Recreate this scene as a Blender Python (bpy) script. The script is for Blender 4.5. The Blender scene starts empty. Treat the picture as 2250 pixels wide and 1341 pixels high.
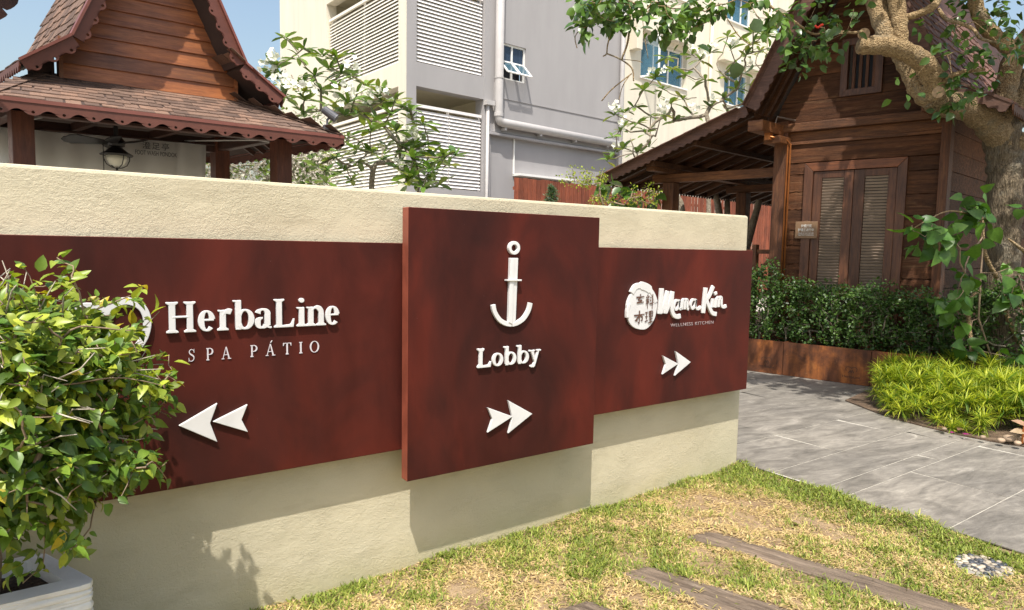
import bpy, bmesh, math, random
import numpy as np
from mathutils import Vector, Matrix
R_ = math.radians
rng = np.random.default_rng(7)
random.seed(7)
SC = bpy.context.scene
COL = SC.collection

# ------------------------------------------------------------------ camera
F, CX, CY, EYE = 1450.0, 1125.0, 670.5, 1.55          # lens in photo pixels, eye height in metres
def _n(v):
    v = np.array(v, float); return v / np.linalg.norm(v)
_d1 = _n((3200 - CX, 585 - CY, F)); _d2 = np.array((106 - CX, 530 - CY, F))
_d2 = _n(_d2 - _d1 * (_d2 @ _d1)); _up = np.cross(_d1, _d2)
if _up[1] > 0: _up = -_up
RM = np.array([_d1, _d2, _up]); CAM = np.array([0, 0, EYE])
cd = bpy.data.cameras.new('camera'); cam = bpy.data.objects.new('camera', cd); COL.objects.link(cam)
cd.sensor_width = 36; cd.lens = 36 * F / 2250; cd.clip_start = .05; cd.clip_end = 2000
_m = Matrix.Identity(4)
for i in range(3):
    _m[i][0] = RM[i, 0]; _m[i][1] = -RM[i, 1]; _m[i][2] = -RM[i, 2]; _m[i][3] = CAM[i]
cam.matrix_world = _m
SC.camera = cam
# ------------------------------------------------------------------ light
SUN = np.array((.87, 1.0, -2.6)); SUN = SUN / np.linalg.norm(SUN)      # the way the sunlight travels
w = bpy.data.worlds.new('World'); SC.world = w; w.use_nodes = True
nt = w.node_tree; bg = nt.nodes['Background']; sky = nt.nodes.new('ShaderNodeTexSky')
sky.sky_type = 'NISHITA'; sky.sun_disc = False
sky.sun_elevation = math.asin(-SUN[2]); sky.sun_rotation = math.atan2(-SUN[0], -SUN[1])
sky.air_density = 1.5; sky.dust_density = 4.0; sky.ozone_density = 1.0
nt.links.new(sky.outputs[0], bg.inputs[0]); bg.inputs[1].default_value = .15
sl = bpy.data.lights.new('sun', 'SUN'); sl.energy = 4.8; sl.angle = R_(.55); sl.color = (1, .955, .88)
so = bpy.data.objects.new('sun', sl); COL.objects.link(so)
so.rotation_euler = Vector(SUN).to_track_quat('-Z', 'Y').to_euler(); so.location = (-6, -6, 20)
SC.view_settings.view_transform = 'Standard'; SC.view_settings.look = 'None'
SC.view_settings.exposure = .45; SC.view_settings.gamma = 1.0
SC.render.engine = 'CYCLES'; SC.cycles.max_bounces = 8; SC.cycles.transparent_max_bounces = 8
SC.cycles.use_denoising = True

# ------------------------------------------------------------------ places: pixel + distance -> point in the world
def ray(x, y): return RM @ _n((x - CX, y - CY, F))
def at(x, y, d):                                   # d metres in front of the camera
    return CAM + RM @ (np.array((x - CX, y - CY, F)) / F * d)
def on_z(x, y, z=0.):
    r = ray(x, y); return CAM + r * (z - EYE) / r[2]
def on_y(x, y, Y):
    r = ray(x, y); return CAM + r * Y / r[1]
class Frame:
    """a ground frame with two horizontal axes (old timber buildings are not quite square)"""
    def __init__(s, o, a, b):
        s.o = np.array((o[0], o[1], 0.)); s.a = a
        s.u = np.array((math.cos(R_(a)), math.sin(R_(a)), 0)); s.v = np.array((math.cos(R_(b)), math.sin(R_(b)), 0))
    def __call__(s, u, v, z): return s.o + u * s.u + v * s.v + np.array((0, 0, z))
    def dirs(s): return s.u, s.v
WORLD = Frame((0, 0), 0, 90)
HOUSE = Frame((7.927, 3.882), -75, 7)
PAV = Frame((1.06, 6.6), 0, 103.5)
BLD = Frame((7.238, 14.927), 5, 95)

# ------------------------------------------------------------------ materials
MATS = {}
def _nodes(name):
    m = bpy.data.materials.new(name); m.use_nodes = True; t = m.node_tree
    MATS[name] = m; return m, t, t.nodes['Principled BSDF']
def _coord(t, scale=(1, 1, 1), rotz=0, kind='pos'):
    if kind == 'pos':
        g = t.nodes.new('ShaderNodeNewGeometry'); out = g.outputs['Position']
    else:
        g = t.nodes.new('ShaderNodeTexCoord'); out = g.outputs['Object']
    mp0 = t.nodes.new('ShaderNodeMapping'); mp0.inputs['Rotation'].default_value = (0, 0, R_(rotz))
    t.links.new(out, mp0.inputs[0])
    mp = t.nodes.new('ShaderNodeMapping'); mp.inputs['Scale'].default_value = scale
    t.links.new(mp0.outputs[0], mp.inputs[0]); return mp.outputs[0]
def _noise(t, co, scale, detail=4, rough=.55, dist=0):
    n = t.nodes.new('ShaderNodeTexNoise'); n.inputs['Scale'].default_value = scale
    n.inputs['Detail'].default_value = detail; n.inputs['Roughness'].default_value = rough; n.inputs['Distortion'].default_value = dist
    t.links.new(co, n.inputs['Vector']); return n.outputs['Fac']
def _ramp(t, fac, stops):
    r = t.nodes.new('ShaderNodeValToRGB'); e = r.color_ramp.elements
    while len(e) < len(stops): e.new(.5)
    for k, (p, c) in enumerate(stops):
        e[k].position = p; e[k].color = (*c, 1) if len(c) == 3 else c
    t.links.new(fac, r.inputs[0]); return r.outputs[0]
def _mix(t, a, b, fac, kind='MIX'):
    m = t.nodes.new('ShaderNodeMix'); m.data_type = 'RGBA'; m.blend_type = kind
    for s, v in ((6, a), (7, b)):
        if isinstance(v, (tuple, list)): m.inputs[s].default_value = (*v, 1)
        else: t.links.new(v, m.inputs[s])
    if isinstance(fac, (int, float)): m.inputs[0].default_value = fac
    else: t.links.new(fac, m.inputs[0])
    return m.outputs[2]
def _math(t, op, a, b=None):
    m = t.nodes.new('ShaderNodeMath'); m.operation = op
    for k, v in enumerate((a, b)):
        if v is None: continue
        if isinstance(v, (int, float)): m.inputs[k].default_value = v
        else: t.links.new(v, m.inputs[k])
    return m.outputs[0]
def _bump(t, bs, h, strength, dist=.01):
    b = t.nodes.new('ShaderNodeBump'); b.inputs['Strength'].default_value = strength; b.inputs['Distance'].default_value = dist
    t.links.new(h, b.inputs['Height']); t.links.new(b.outputs[0], bs.inputs['Normal'])
def _tint(t, col, amount):
    """a slightly different tone for each piece"""
    oi = t.nodes.new('ShaderNodeObjectInfo')
    r = _ramp(t, oi.outputs['Random'], [(0, (1 - amount,) * 3), (1, (1 + amount, 1 + amount * .95, 1 + amount * .9))])
    return _mix(t, col, r, 1.0, 'MULTIPLY')
def plain(name, c, rough=.6, var=.12, scale=6, bump=0, bscale=60, metal=0, spec=.5, tint=0, stretch=(1, 1, 1), coat=0):
    m, t, b = _nodes(name); co = _coord(t, stretch)
    n = _noise(t, co, scale, 5)
    col = _ramp(t, n, [(.3, tuple(x * (1 - var) for x in c)), (.7, tuple(min(1, x * (1 + var)) for x in c))])
    if tint: col = _tint(t, col, tint)
    t.links.new(col, b.inputs['Base Color']); b.inputs['Roughness'].default_value = rough; b.inputs['Metallic'].default_value = metal
    b.inputs['Specular IOR Level'].default_value = spec; b.inputs['Coat Weight'].default_value = coat
    if bump: _bump(t, b, _noise(t, co, bscale, 5), bump)
    return m
def wood(name, dark, light, grain='x', rotz=0, rough=.55, bump=.35, gs=1.0, tint=.25, spec=.4, worn=None):
    m, t, b = _nodes(name)
    s = {'x': (1.2, 14, 14), 'y': (14, 1.2, 14), 'z': (14, 14, 1.2)}[grain]
    co = _coord(t, tuple(k * gs for k in s), rotz); n = _noise(t, co, 2.2, 8, .62, .6)
    fine = _noise(t, co, 9, 6, .7, .2)
    big = _noise(t, _coord(t, (1.5, 1.5, 1.5), rotz), 1.4, 4)
    col = _ramp(t, n, [(.28, dark), (.5, tuple((a + c) / 2 for a, c in zip(dark, light))), (.72, light)])
    col = _mix(t, col, _ramp(t, fine, [(.35, (.45, .42, .4)), (.6, (1, 1, 1))]), .55, 'MULTIPLY')
    col = _mix(t, col, _ramp(t, big, [(.3, (.62, .6, .58)), (.65, (1.15, 1.1, 1.05))]), .8, 'MULTIPLY')
    if worn: col = _mix(t, col, worn, _ramp(t, _noise(t, co, 1.1, 7, .7, 1.2), [(.56, (0, 0, 0)), (.72, (.8, .8, .8))]))
    if tint: col = _tint(t, col, tint)
    t.links.new(col, b.inputs['Base Color']); b.inputs['Specular IOR Level'].default_value = spec
    t.links.new(_ramp(t, fine, [(.3, (rough + .15,) * 3), (.7, (rough - .1,) * 3)]), b.inputs['Roughness'])
    _bump(t, b, _math(t, 'ADD', fine, _math(t, 'MULTIPLY', n, .7)), bump, .012)
    return m
def leafmat(name, trans=.35, rough=.42, spec=.45, glow=(1.25, 1.25, .45)):
    """colour of each leaf comes from its own colour attribute; light passes through the blade"""
    m, t, b = _nodes(name)
    a = t.nodes.new('ShaderNodeAttribute'); a.attribute_name = 'Col'
    n = _noise(t, _coord(t), 40, 3); col = _mix(t, a.outputs[0], _ramp(t, n, [(.3, (.8, .82, .7)), (.7, (1.12, 1.1, 1.05))]), 1, 'MULTIPLY')
    t.links.new(col, b.inputs['Base Color']); b.inputs['Roughness'].default_value = rough; b.inputs['Specular IOR Level'].default_value = spec
    tr = t.nodes.new('ShaderNodeBsdfTranslucent'); t.links.new(_mix(t, col, glow, 1, 'MULTIPLY'), tr.inputs[0])
    mx = t.nodes.new('ShaderNodeMixShader'); mx.inputs[0].default_value = trans
    t.links.new(b.outputs[0], mx.inputs[1]); t.links.new(tr.outputs[0], mx.inputs[2])
    t.links.new(mx.outputs[0], t.nodes['Material Output'].inputs[0]); return m

# ------------------------------------------------------------------ mesh helpers
def _link(name, me, parent, loc):
    o = bpy.data.objects.new(name, me); COL.objects.link(o)
    loc = np.array(loc, float)
    if parent is not None:
        o.parent = parent; o.location = loc - np.array(parent['_w'])
    else: o.location = loc
    o['_w'] = [float(x) for x in loc]
    return o
def thing(name, label, cat, loc, group=None):
    o = _link(name, None, None, loc); o.empty_display_size = .1
    return tag(o, label, cat, group)
def tag(o, label=None, cat=None, group=None, kind=None):
    if label: o['label'] = label
    if cat: o['category'] = cat
    if group: o['group'] = group
    if kind: o['kind'] = kind
    return o
def raw(V, Fc, mat, cols=None, smooth=False, name='m'):
    me = bpy.data.meshes.new(name); me.from_pydata([tuple(v) for v in V], [], Fc)
    if isinstance(mat, (list, tuple)):
        for k in mat: me.materials.append(MATS[k])
    else: me.materials.append(MATS[mat])
    if smooth: me.polygons.foreach_set('use_smooth', [True] * len(me.polygons))
    if cols is not None: _cols(me, cols)
    me.update(); return me
def _cols(me, cols):
    ca = me.color_attributes.new('Col', 'FLOAT_COLOR', 'POINT')
    c = np.ones((len(me.vertices), 4), np.float32); c[:, :3] = cols; ca.data.foreach_set('color', c.ravel())
def tris(V, T, mat, cols=None, smooth=False, name='m'):
    me = bpy.data.meshes.new(name); n, k = len(V), len(T)
    me.vertices.add(n); me.vertices.foreach_set('co', np.asarray(V, np.float32).ravel())
    me.loops.add(k * 3); me.loops.foreach_set('vertex_index', np.asarray(T, np.int32).ravel())
    me.polygons.add(k); me.polygons.foreach_set('loop_start', np.arange(k, dtype=np.int32) * 3)
    me.polygons.foreach_set('loop_total', np.full(k, 3, np.int32))
    if smooth: me.polygons.foreach_set('use_smooth', np.ones(k, bool))
    me.materials.append(MATS[mat]); me.update(calc_edges=True)
    if cols is not None: _cols(me, cols)
    return me
class MB:
    def __init__(s): s.V, s.F, s.M = [], [], []
    def add(s, V, Fc, mi=0):
        b = len(s.V); s.V += [np.array(v, float) for v in V]; s.F += [tuple(i + b for i in f) for f in Fc]; s.M += [mi] * len(Fc); return s
    def hexa(s, P, mi=0):
        """eight corners: bottom ring then top ring"""
        return s.add(P, [(3, 2, 1, 0), (4, 5, 6, 7), (0, 1, 5, 4), (1, 2, 6, 5), (2, 3, 7, 6), (3, 0, 4, 7)], mi)
    def box(s, fr, u0, u1, v0, v1, z0, z1, mi=0):
        return s.hexa([fr(u0, v0, z0), fr(u1, v0, z0), fr(u1, v1, z0), fr(u0, v1, z0), fr(u0, v0, z1), fr(u1, v0, z1), fr(u1, v1, z1), fr(u0, v1, z1)], mi)
    def bar(s, a, b, wd, ht, up=(0, 0, 1), mi=0):
        """a straight timber from a to b"""
        a, b = np.array(a, float), np.array(b, float); d = _n(b - a); sd = np.cross(d, up); sd = _n(sd) * wd / 2; u = _n(np.cross(sd, d)) * ht / 2
        return s.hexa([a - sd - u, a + sd - u, b + sd - u, b - sd - u, a - sd + u, a + sd + u, b + sd + u, b - sd + u], mi)
    def tube(s, P, r, seg=8, cap=True, mi=0, jit=0):
        P = [np.array(p, float) for p in P]; n = len(P); r = [r] * n if np.isscalar(r) else r; b = len(s.V); ref = None
        for i in range(n):
            d = _n(P[min(i + 1, n - 1)] - P[max(i - 1, 0)])
            if ref is None: ref = np.cross(d, (.3, .2, 1)) if abs(d[2]) < .95 else np.cross(d, (1, .1, 0))
            ref = _n(ref - d * (ref @ d)); q = np.cross(d, ref)
            for k in range(seg):
                a = 2 * math.pi * k / seg; j = 1 + (random.uniform(-jit, jit) if jit else 0)
                s.V.append(P[i] + (ref * math.cos(a) + q * math.sin(a)) * r[i] * j)
        for i in range(n - 1):
            for k in range(seg):
                k2 = (k + 1) % seg; s.F.append((b + i * seg + k, b + i * seg + k2, b + (i + 1) * seg + k2, b + (i + 1) * seg + k)); s.M.append(mi)
        if cap:
            s.F.append(tuple(b + k for k in range(seg))[::-1]); s.F.append(tuple(b + (n - 1) * seg + k for k in range(seg))); s.M += [mi, mi]
        return s
    def lathe(s, c, prof, seg=20, mi=0):
        """prof: (radius, z) from bottom to top about a vertical axis through c"""
        b = len(s.V); n = len(prof); c = np.array(c, float)
        for r, z in prof:
            for k in range(seg):
                a = 2 * math.pi * k / seg; s.V.append(c + np.array((r * math.cos(a), r * math.sin(a), z)))
        for i in range(n - 1):
            for k in range(seg):
                k2 = (k + 1) % seg; s.F.append((b + i * seg + k, b + i * seg + k2, b + (i + 1) * seg + k2, b + (i + 1) * seg + k)); s.M.append(mi)
        s.F.append(tuple(b + k for k in range(seg))[::-1]); s.F.append(tuple(b + (n - 1) * seg + k for k in range(seg))); s.M += [mi, mi]
        return s
    def prism(s, P, off, mi=0):
        """flat polygon P pushed along off"""
        n = len(P); P = [np.array(p, float) for p in P]; off = np.array(off, float)
        Fc = [tuple(range(n))[::-1], tuple(range(n, 2 * n))] + [(i, (i + 1) % n, n + (i + 1) % n, n + i) for i in range(n)]
        return s.add(P + [p + off for p in P], Fc, mi)
    def strip(s, A, B, off, closed=False, mi=0):
        """ribbon between edge lines A and B pushed along off"""
        n = len(A); off = np.array(off, float); A = [np.array(a, float) for a in A]; B = [np.array(b, float) for b in B]
        V = A + B + [a + off for a in A] + [b + off for b in B]; Fc = []
        for i in range(n if closed else n - 1):
            j = (i + 1) % n
            Fc += [(i, j, n + j, n + i)[::-1], (2 * n + i, 2 * n + j, 3 * n + j, 3 * n + i), (i, j, 2 * n + j, 2 * n + i), (n + i, 3 * n + i, 3 * n + j, n + j)]
        if not closed: Fc += [(0, 2 * n, 3 * n, n), (n - 1, 2 * n - 1, 4 * n - 1, 3 * n - 1)]
        return s.add(V, Fc, mi)
    def build(s, name, mat, parent=None, bevel=0, smooth=False, base=False):
        V = np.array(s.V); lo, hi = V.min(0), V.max(0); c = (lo + hi) / 2; c[2] = lo[2]
        me = raw(V - c, s.F, mat, smooth=smooth, name=name)
        if len(me.materials) > 1: me.polygons.foreach_set('material_index', s.M)
        bm = bmesh.new(); bm.from_mesh(me); bmesh.ops.recalc_face_normals(bm, faces=bm.faces); bm.to_mesh(me); bm.free()
        o = _link(name, me, parent, c)
        if bevel:
            bv = o.modifiers.new('edge', 'BEVEL'); bv.width = bevel; bv.segments = 2; bv.limit_method = 'ANGLE'; bv.angle_limit = R_(40)
            if smooth is False: pass
        return o
def piece(name, me, parent, loc, M3=None):
    """one more piece that shares its mesh; M3 columns are its axes"""
    o = _link(name, me, parent, loc)
    if M3 is not None:
        m = Matrix([[M3[i][j] for j in range(3)] for i in range(3)]); q = m.to_4x4()
        l = o.location.copy(); o.matrix_basis = Matrix.Translation(l) @ q
    return o
UNITBOX = {}
def unit_box(mat, taper=0.0, bev=0.0):
    k = (mat, taper, bev)
    if k not in UNITBOX:
        b = MB(); e = taper
        b.hexa([np.array(p) for p in ((-.5, -.5, -.5), (.5, -.5, -.5), (.5, .5, -.5), (-.5, .5, -.5), (-.5 + e, -.5 + e, .5), (.5 - e, -.5 + e, .5), (.5 - e, .5 - e, .5), (-.5 + e, .5 - e, .5))])
        UNITBOX[k] = raw(b.V, b.F, mat, name='board_' + mat)
    return UNITBOX[k]
def boxpiece(name, mat, parent, fr, u0, u1, v0, v1, z0, z1):
    """box in a frame as a shared-mesh piece"""
    c = fr((u0 + u1) / 2, (v0 + v1) / 2, (z0 + z1) / 2); U, Vv = fr.u * (u1 - u0), fr.v * (v1 - v0); Z = np.array((0, 0, z1 - z0))
    M3 = np.array([U, Vv, Z]).T
    return piece(name, unit_box(mat), parent, c, M3)
def barpiece(name, mat, parent, a, b, wd, ht, up=(0, 0, 1)):
    a, b = np.array(a, float), np.array(b, float); d = b - a; sd = _n(np.cross(d, up)); u = _n(np.cross(sd, d))
    return piece(name, unit_box(mat), parent, (a + b) / 2, np.array([d, -sd * wd, u * ht]).T)

# ------------------------------------------------------------------ leaves and branches
def rand_dirs(n, up=0.):
    v = rng.normal(size=(n, 3)); v[:, 2] += up; return v / np.linalg.norm(v, axis=1)[:, None]
def leaf_mesh(P, D, N, L, Wd, C, mat, droop=.25, fold=.25, prof=((.0, 0.02), (.3, 1.), (.65, .8), (1., 0.0)), name='foliage'):
    """one mesh of many leaf blades. P base points, D directions, N upper sides, L lengths, Wd half widths, C colours"""
    n = len(P); D = D / np.linalg.norm(D, axis=1)[:, None]
    S = np.cross(D, N); S /= np.linalg.norm(S, axis=1)[:, None] + 1e-9; N = np.cross(S, D)
    L = np.broadcast_to(L, n)[:, None]; Wd = np.broadcast_to(Wd, n)[:, None]; dr = np.broadcast_to(droop, n)[:, None]
    rows = []; m = len(prof)
    for t, wf in prof:
        ctr = P + D * L * t - N * L * dr * t * t
        if wf <= 0.03: rows.append([ctr])
        else: rows.append([ctr - S * Wd * wf + N * Wd * wf * fold, ctr, ctr + S * Wd * wf + N * Wd * wf * fold])
    idx = []; V = []; k = 0
    for r in rows:
        idx.append(list(range(k, k + len(r)))); V += r; k += len(r)
    V = np.stack(V, 1).reshape(-1, 3); T = []
    for a, b in zip(idx[:-1], idx[1:]):
        if len(a) == 1 and len(b) == 3: T += [(a[0], b[1], b[0]), (a[0], b[2], b[1])]
        elif len(a) == 3 and len(b) == 3:
            for j in (0, 1): T += [(a[j], a[j + 1], b[j + 1]), (a[j], b[j + 1], b[j])]
        elif len(a) == 3 and len(b) == 1: T += [(a[0], a[1], b[0]), (a[1], a[2], b[0])]
    T = np.array(T); T = (T[None] + (np.arange(n) * k)[:, None, None]).reshape(-1, 3)
    cols = np.repeat(C, k, 0)
    return V, T, cols
def put_leaves(name, parts, mat, parent, smooth=True):
    V, T, Cc = [], [], []; b = 0
    for v, t, c in parts:
        V.append(v); T.append(t + b); Cc.append(c); b += len(v)
    V = np.concatenate(V); T = np.concatenate(T); Cc = np.concatenate(Cc)
    c = (V.min(0) + V.max(0)) / 2; c[2] = V[:, 2].min()
    return _link(name, tris(V - c, T, mat, Cc, smooth, name), parent, c)
def tones(n, a, b, jit=.15):
    t = rng.random(n)[:, None]; c = np.array(a) * (1 - t) + np.array(b) * t
    return c * (1 + rng.normal(size=(n, 1)) * jit).clip(.5, 1.6)
def grow(root, tips, r_tip=.008, power=2.3, seg=5, sag=.0, wig=.04, bias=.35):
    """a branching skeleton: every tip is joined to the nearest part of what has grown so far"""
    pts = [np.array(p, float) for p in root]; par = [-1] + list(range(len(root) - 1))
    base = pts[0]; order = sorted(range(len(tips)), key=lambda i: np.linalg.norm(tips[i] - pts[len(root) - 1]))
    ends = []
    for i in order:
        t = np.array(tips[i], float); A = np.array(pts); d = np.linalg.norm(A - t, axis=1)
        back = np.linalg.norm(t - pts[len(root) - 1])
        cost = d + bias * np.linalg.norm(A - pts[len(root) - 1], axis=1) * 0 + np.where(np.linalg.norm(A - pts[len(root) - 1], axis=1) > back, 9, 0)
        cost[:max(0, len(root) - 3)] += 5
        j = int(np.argmin(cost)); a = pts[j]; v = t - a; ln = np.linalg.norm(v); nseg = max(2, min(5, int(ln / .12)))
        prev = j
        for k in range(1, nseg + 1):
            f = k / nseg; p = a + v * f + np.array((0, 0, -sag * ln * 4 * f * (1 - f))) + (rng.normal(size=3) * wig * ln * (1 - f) * f * 3 if k < nseg else 0)
            pts.append(p); par.append(prev); prev = len(pts) - 1
        ends.append((i, prev))
    load = np.zeros(len(pts))
    for _, e in ends: load[e] += 1
    for k in range(len(pts) - 1, 0, -1):
        if par[k] >= 0: load[par[k]] += load[k]
    rad = r_tip * np.maximum(load, 1) ** (1 / power)
    kids = {}
    for k, p in enumerate(par): kids.setdefault(p, []).append(k)
    mb = MB(); stack = [[0]]
    def run(start):
        path = start[:]
        while True:
            ch = kids.get(path[-1], [])
            if not ch: break
            ch = sorted(ch, key=lambda c: -load[c])
            for c in ch[1:]: run([path[-1], c])
            path.append(ch[0])
        rr = [rad[path[1]] if (k == 0 and start != [0] and len(path) > 1) else rad[q] for k, q in enumerate(path)]
        mb.tube([pts[q] for q in path], rr, seg, cap=True)
    run([0]); return mb, pts, ends
# ================================================================== materials
# trowelled cream render
def plaster():
    m, t, b = _nodes('plaster'); co = _coord(t)
    big = _noise(t, co, 1.1, 4); col = _ramp(t, big, [(.3, (.465, .413, .288)), (.7, (.54, .486, .35))])
    stain = _noise(t, _coord(t, (.8, .8, 3.)), 2.2, 6, .65)
    col = _mix(t, col, (.33, .285, .19), _ramp(t, stain, [(.55, (0, 0, 0)), (.78, (.55, .55, .55))]))
    g = t.nodes.new('ShaderNodeNewGeometry'); sx = t.nodes.new('ShaderNodeSeparateXYZ'); t.links.new(g.outputs['Position'], sx.inputs[0])
    foot_band = _math(t, 'ADD', sx.outputs[2], _math(t, 'MULTIPLY', _noise(t, co, 5, 5), .25))
    col = _mix(t, col, (.42, .37, .21), _ramp(t, foot_band, [(.0, (.75, .75, .75)), (.22, (0, 0, 0))]))  # yellower, darker band towards the foot of the wall
    t.links.new(col, b.inputs['Base Color']); b.inputs['Roughness'].default_value = .72; b.inputs['Specular IOR Level'].default_value = .3
    vo = t.nodes.new('ShaderNodeTexVoronoi'); vo.inputs['Scale'].default_value = 2.3; t.links.new(_mix(t, co, _mix(t, (0, 0, 0), (.6, .6, .6), _noise(t, co, 2.5, 3)), .5, 'ADD'), vo.inputs[0])
    ring_ = _math(t, 'SINE', _math(t, 'MULTIPLY', _math(t, 'ADD', vo.outputs['Distance'], _math(t, 'MULTIPLY', _noise(t, co, 6, 5, .6), .22)), 210))
    mask = _ramp(t, _noise(t, co, 2.6, 4, .6), [(.53, (0, 0, 0)), (.66, (1, 1, 1))])
    ridges = _math(t, 'MULTIPLY', ring_, mask)
    st = _noise(t, _coord(t, (10, 10, 30), 0), 2.2, 7, .65, 2.2)
    lump = _noise(t, co, 58, 9, .70, 1.4); patch = _ramp(t, _noise(t, co, 3.4, 4, .6), [(.35, (.25, .25, .25)), (.65, (1, 1, 1))])
    h = _math(t, 'ADD', _math(t, 'MULTIPLY', ridges, .02), _math(t, 'MULTIPLY', _math(t, 'ADD', _math(t, 'MULTIPLY', st, .5), lump), patch))
    _bump(t, b, h, .75, .009)
plaster()
def stain_panel():
    """fibre board stained dark red-brown by hand, in clouds"""
    m, t, b = _nodes('red_stain'); co = _coord(t, (1, 1, .55))
    a = _noise(t, co, 2.3, 4, .55, .6); c = _noise(t, _coord(t, (1, 1, .35), 20), 5.5, 6, .65, .5)
    col = _ramp(t, a, [(.26, (.028, .0088, .0074)), (.48, (.056, .0122, .0088)), (.68, (.090, .0156, .0098)), (.84, (.112, .0202, .012))])
    col = _mix(t, col, _ramp(t, c, [(.3, (.66, .66, .7)), (.62, (1.1, 1.07, 1.05))]), .6, 'MULTIPLY')
    fl = _noise(t, _coord(t), 130, 2); col = _mix(t, col, (.42, .33, .28), _ramp(t, fl, [(.80, (0, 0, 0)), (.83, (.7, .7, .7))]))
    t.links.new(col, b.inputs['Base Color'])
    t.links.new(_ramp(t, c, [(.3, (.42,) * 3), (.7, (.58,) * 3)]), b.inputs['Roughness']); b.inputs['Specular IOR Level'].default_value = .14
    _bump(t, b, _noise(t, _coord(t, (90, 90, 12)), 3, 4), .06, .004)
stain_panel()
plain('stain_edge', (.23, .058, .033), .5, .25, 9)
plain('acrylic_white', (.62, .615, .61), .36, .07, 9, spec=.5, coat=.15)
plain('engraved', (.56, .52, .55), .45, .05, 14); plain('engraved_dim', (.30, .24, .24), .5, .1, 14)
plain('seal_print', (.10, .045, .028), .6, .1)
def corten():
    m, t, b = _nodes('corten'); co = _coord(t)
    a = _noise(t, co, 3.2, 8, .68, .6); s = _noise(t, _coord(t, (7, 7, .9)), 1.6, 6, .6, .4)
    col = _ramp(t, a, [(.3, (.060, .021, .010)), (.5, (.16, .052, .015)), (.62, (.30, .10, .022)), (.75, (.42, .17, .05))])
    col = _mix(t, col, _ramp(t, s, [(.35, (.4, .38, .36)), (.62, (1.15, 1.1, 1.0))]), .85, 'MULTIPLY')
    col = _mix(t, col, (.38, .20, .09), _ramp(t, _noise(t, co, 36, 6, .7), [(.62, (0, 0, 0)), (.72, (.6, .6, .6))]))
    t.links.new(col, b.inputs['Base Color']); b.inputs['Roughness'].default_value = .68; b.inputs['Metallic'].default_value = .12
    _bump(t, b, a, .3, .004)
corten()
plain('emboss', (.045, .017, .008), .6, .2, 20)
def concrete():
    m, t, b = _nodes('stamped_concrete'); co = _coord(t, (1.2, 4.2, 1), 8)
    a = _noise(t, co, 1.7, 9, .68, 1.1); c = _noise(t, _coord(t), .9, 4); fine = _noise(t, co, 8, 8, .72, .4)
    col = _ramp(t, a, [(.28, (.095, .088, .078)), (.46, (.162, .150, .134)), (.6, (.222, .207, .185)), (.76, (.35, .33, .30))])
    col = _mix(t, col, _ramp(t, fine, [(.34, (.70, .69, .68)), (.62, (1.12, 1.11, 1.08))]), .7, 'MULTIPLY')
    col = _mix(t, col, _ramp(t, c, [(.3, (.78, .77, .76)), (.7, (1.22, 1.2, 1.15))]), 1, 'MULTIPLY')
    col = _mix(t, col, (.52, .51, .48), _ramp(t, _noise(t, _coord(t, (1, 5, 1), 12), 7, 9, .75, 1.4), [(.64, (0, 0, 0)), (.74, (.55, .55, .55))]))
    col = _tint(t, col, .12)
    t.links.new(col, b.inputs['Base Color']); b.inputs['Roughness'].default_value = .75; b.inputs['Specular IOR Level'].default_value = .35
    _bump(t, b, _math(t, 'ADD', a, fine), .3, .008)
concrete()
plain('joint_mortar', (.36, .335, .285), .85, .25, 12, bump=.3, bscale=80)
def soilmat(name, a, b_, c):
    m, t, b = _nodes(name); n = _noise(t, _coord(t), 9, 8, .7, .5)
    t.links.new(_ramp(t, n, [(.3, a), (.5, b_), (.72, c)]), b.inputs['Base Color']); b.inputs['Roughness'].default_value = .9
    _bump(t, b, _noise(t, _coord(t), 60, 8, .7), .9, .02)
soilmat('lawn_soil', (.15, .095, .05), (.28, .19, .105), (.40, .29, .17))
soilmat('potting_soil', (.018, .011, .007), (.05, .03, .018), (.15, .095, .055))
soilmat('bed_soil', (.05, .032, .02), (.11, .07, .042), (.2, .14, .09))
plain('far_ground', (.30, .27, .215), .9, .25, 1.5)
leafmat('grass_blade', .22, .55, .25)
leafmat('leaf', .33, .40, .45); leafmat('leaf_waxy', .22, .33, .5); leafmat('leaf_thin', .42, .5, .3)
wood('sleeper', (.11, .083, .062), (.31, .245, .185), 'y', -15, .75, .9, 1.0, .1, .25, worn=(.36, .29, .22))
plain('pebble', (.30, .26, .20), .5, .35, 3, tint=.5); plain('pebble_dark', (.055, .06, .07), .45, .3, 5, tint=.3)
plain('pebble_bed', (.24, .225, .20), .8, .2, 20)
plain('white_carved', (.72, .70, .66), .62, .1, 6, bump=.25, bscale=70)
plain('white_carved_gap', (.30, .26, .20), .8, .3, 10)
plain('bark_twig', (.24, .17, .11), .75, .3, 18, bump=.5, bscale=60); plain('twig_red', (.17, .095, .06), .7, .3, 20)
plain('bark_pale', (.40, .35, .28), .8, .3, 20, bump=.5, bscale=50); plain('bark_hedge', (.20, .17, .12), .8, .3, 20)

# ================================================================== ground
def sheet(name, poly, z, mat, kind='structure'):
    me = raw([(x, y, 0) for x, y in poly], [tuple(range(len(poly)))], mat); o = _link(name, me, None, (0, 0, z)); return tag(o, kind=kind)
sheet('ground', [(-400, -400), (400, -400), (400, 400), (-400, 400)], -.42, 'far_ground')
def lawn_z(x): return -.02 * (4.16 - x) - .028 + .020 * np.clip((x - 3.85) / .27, 0, 1) ** 2
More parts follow.
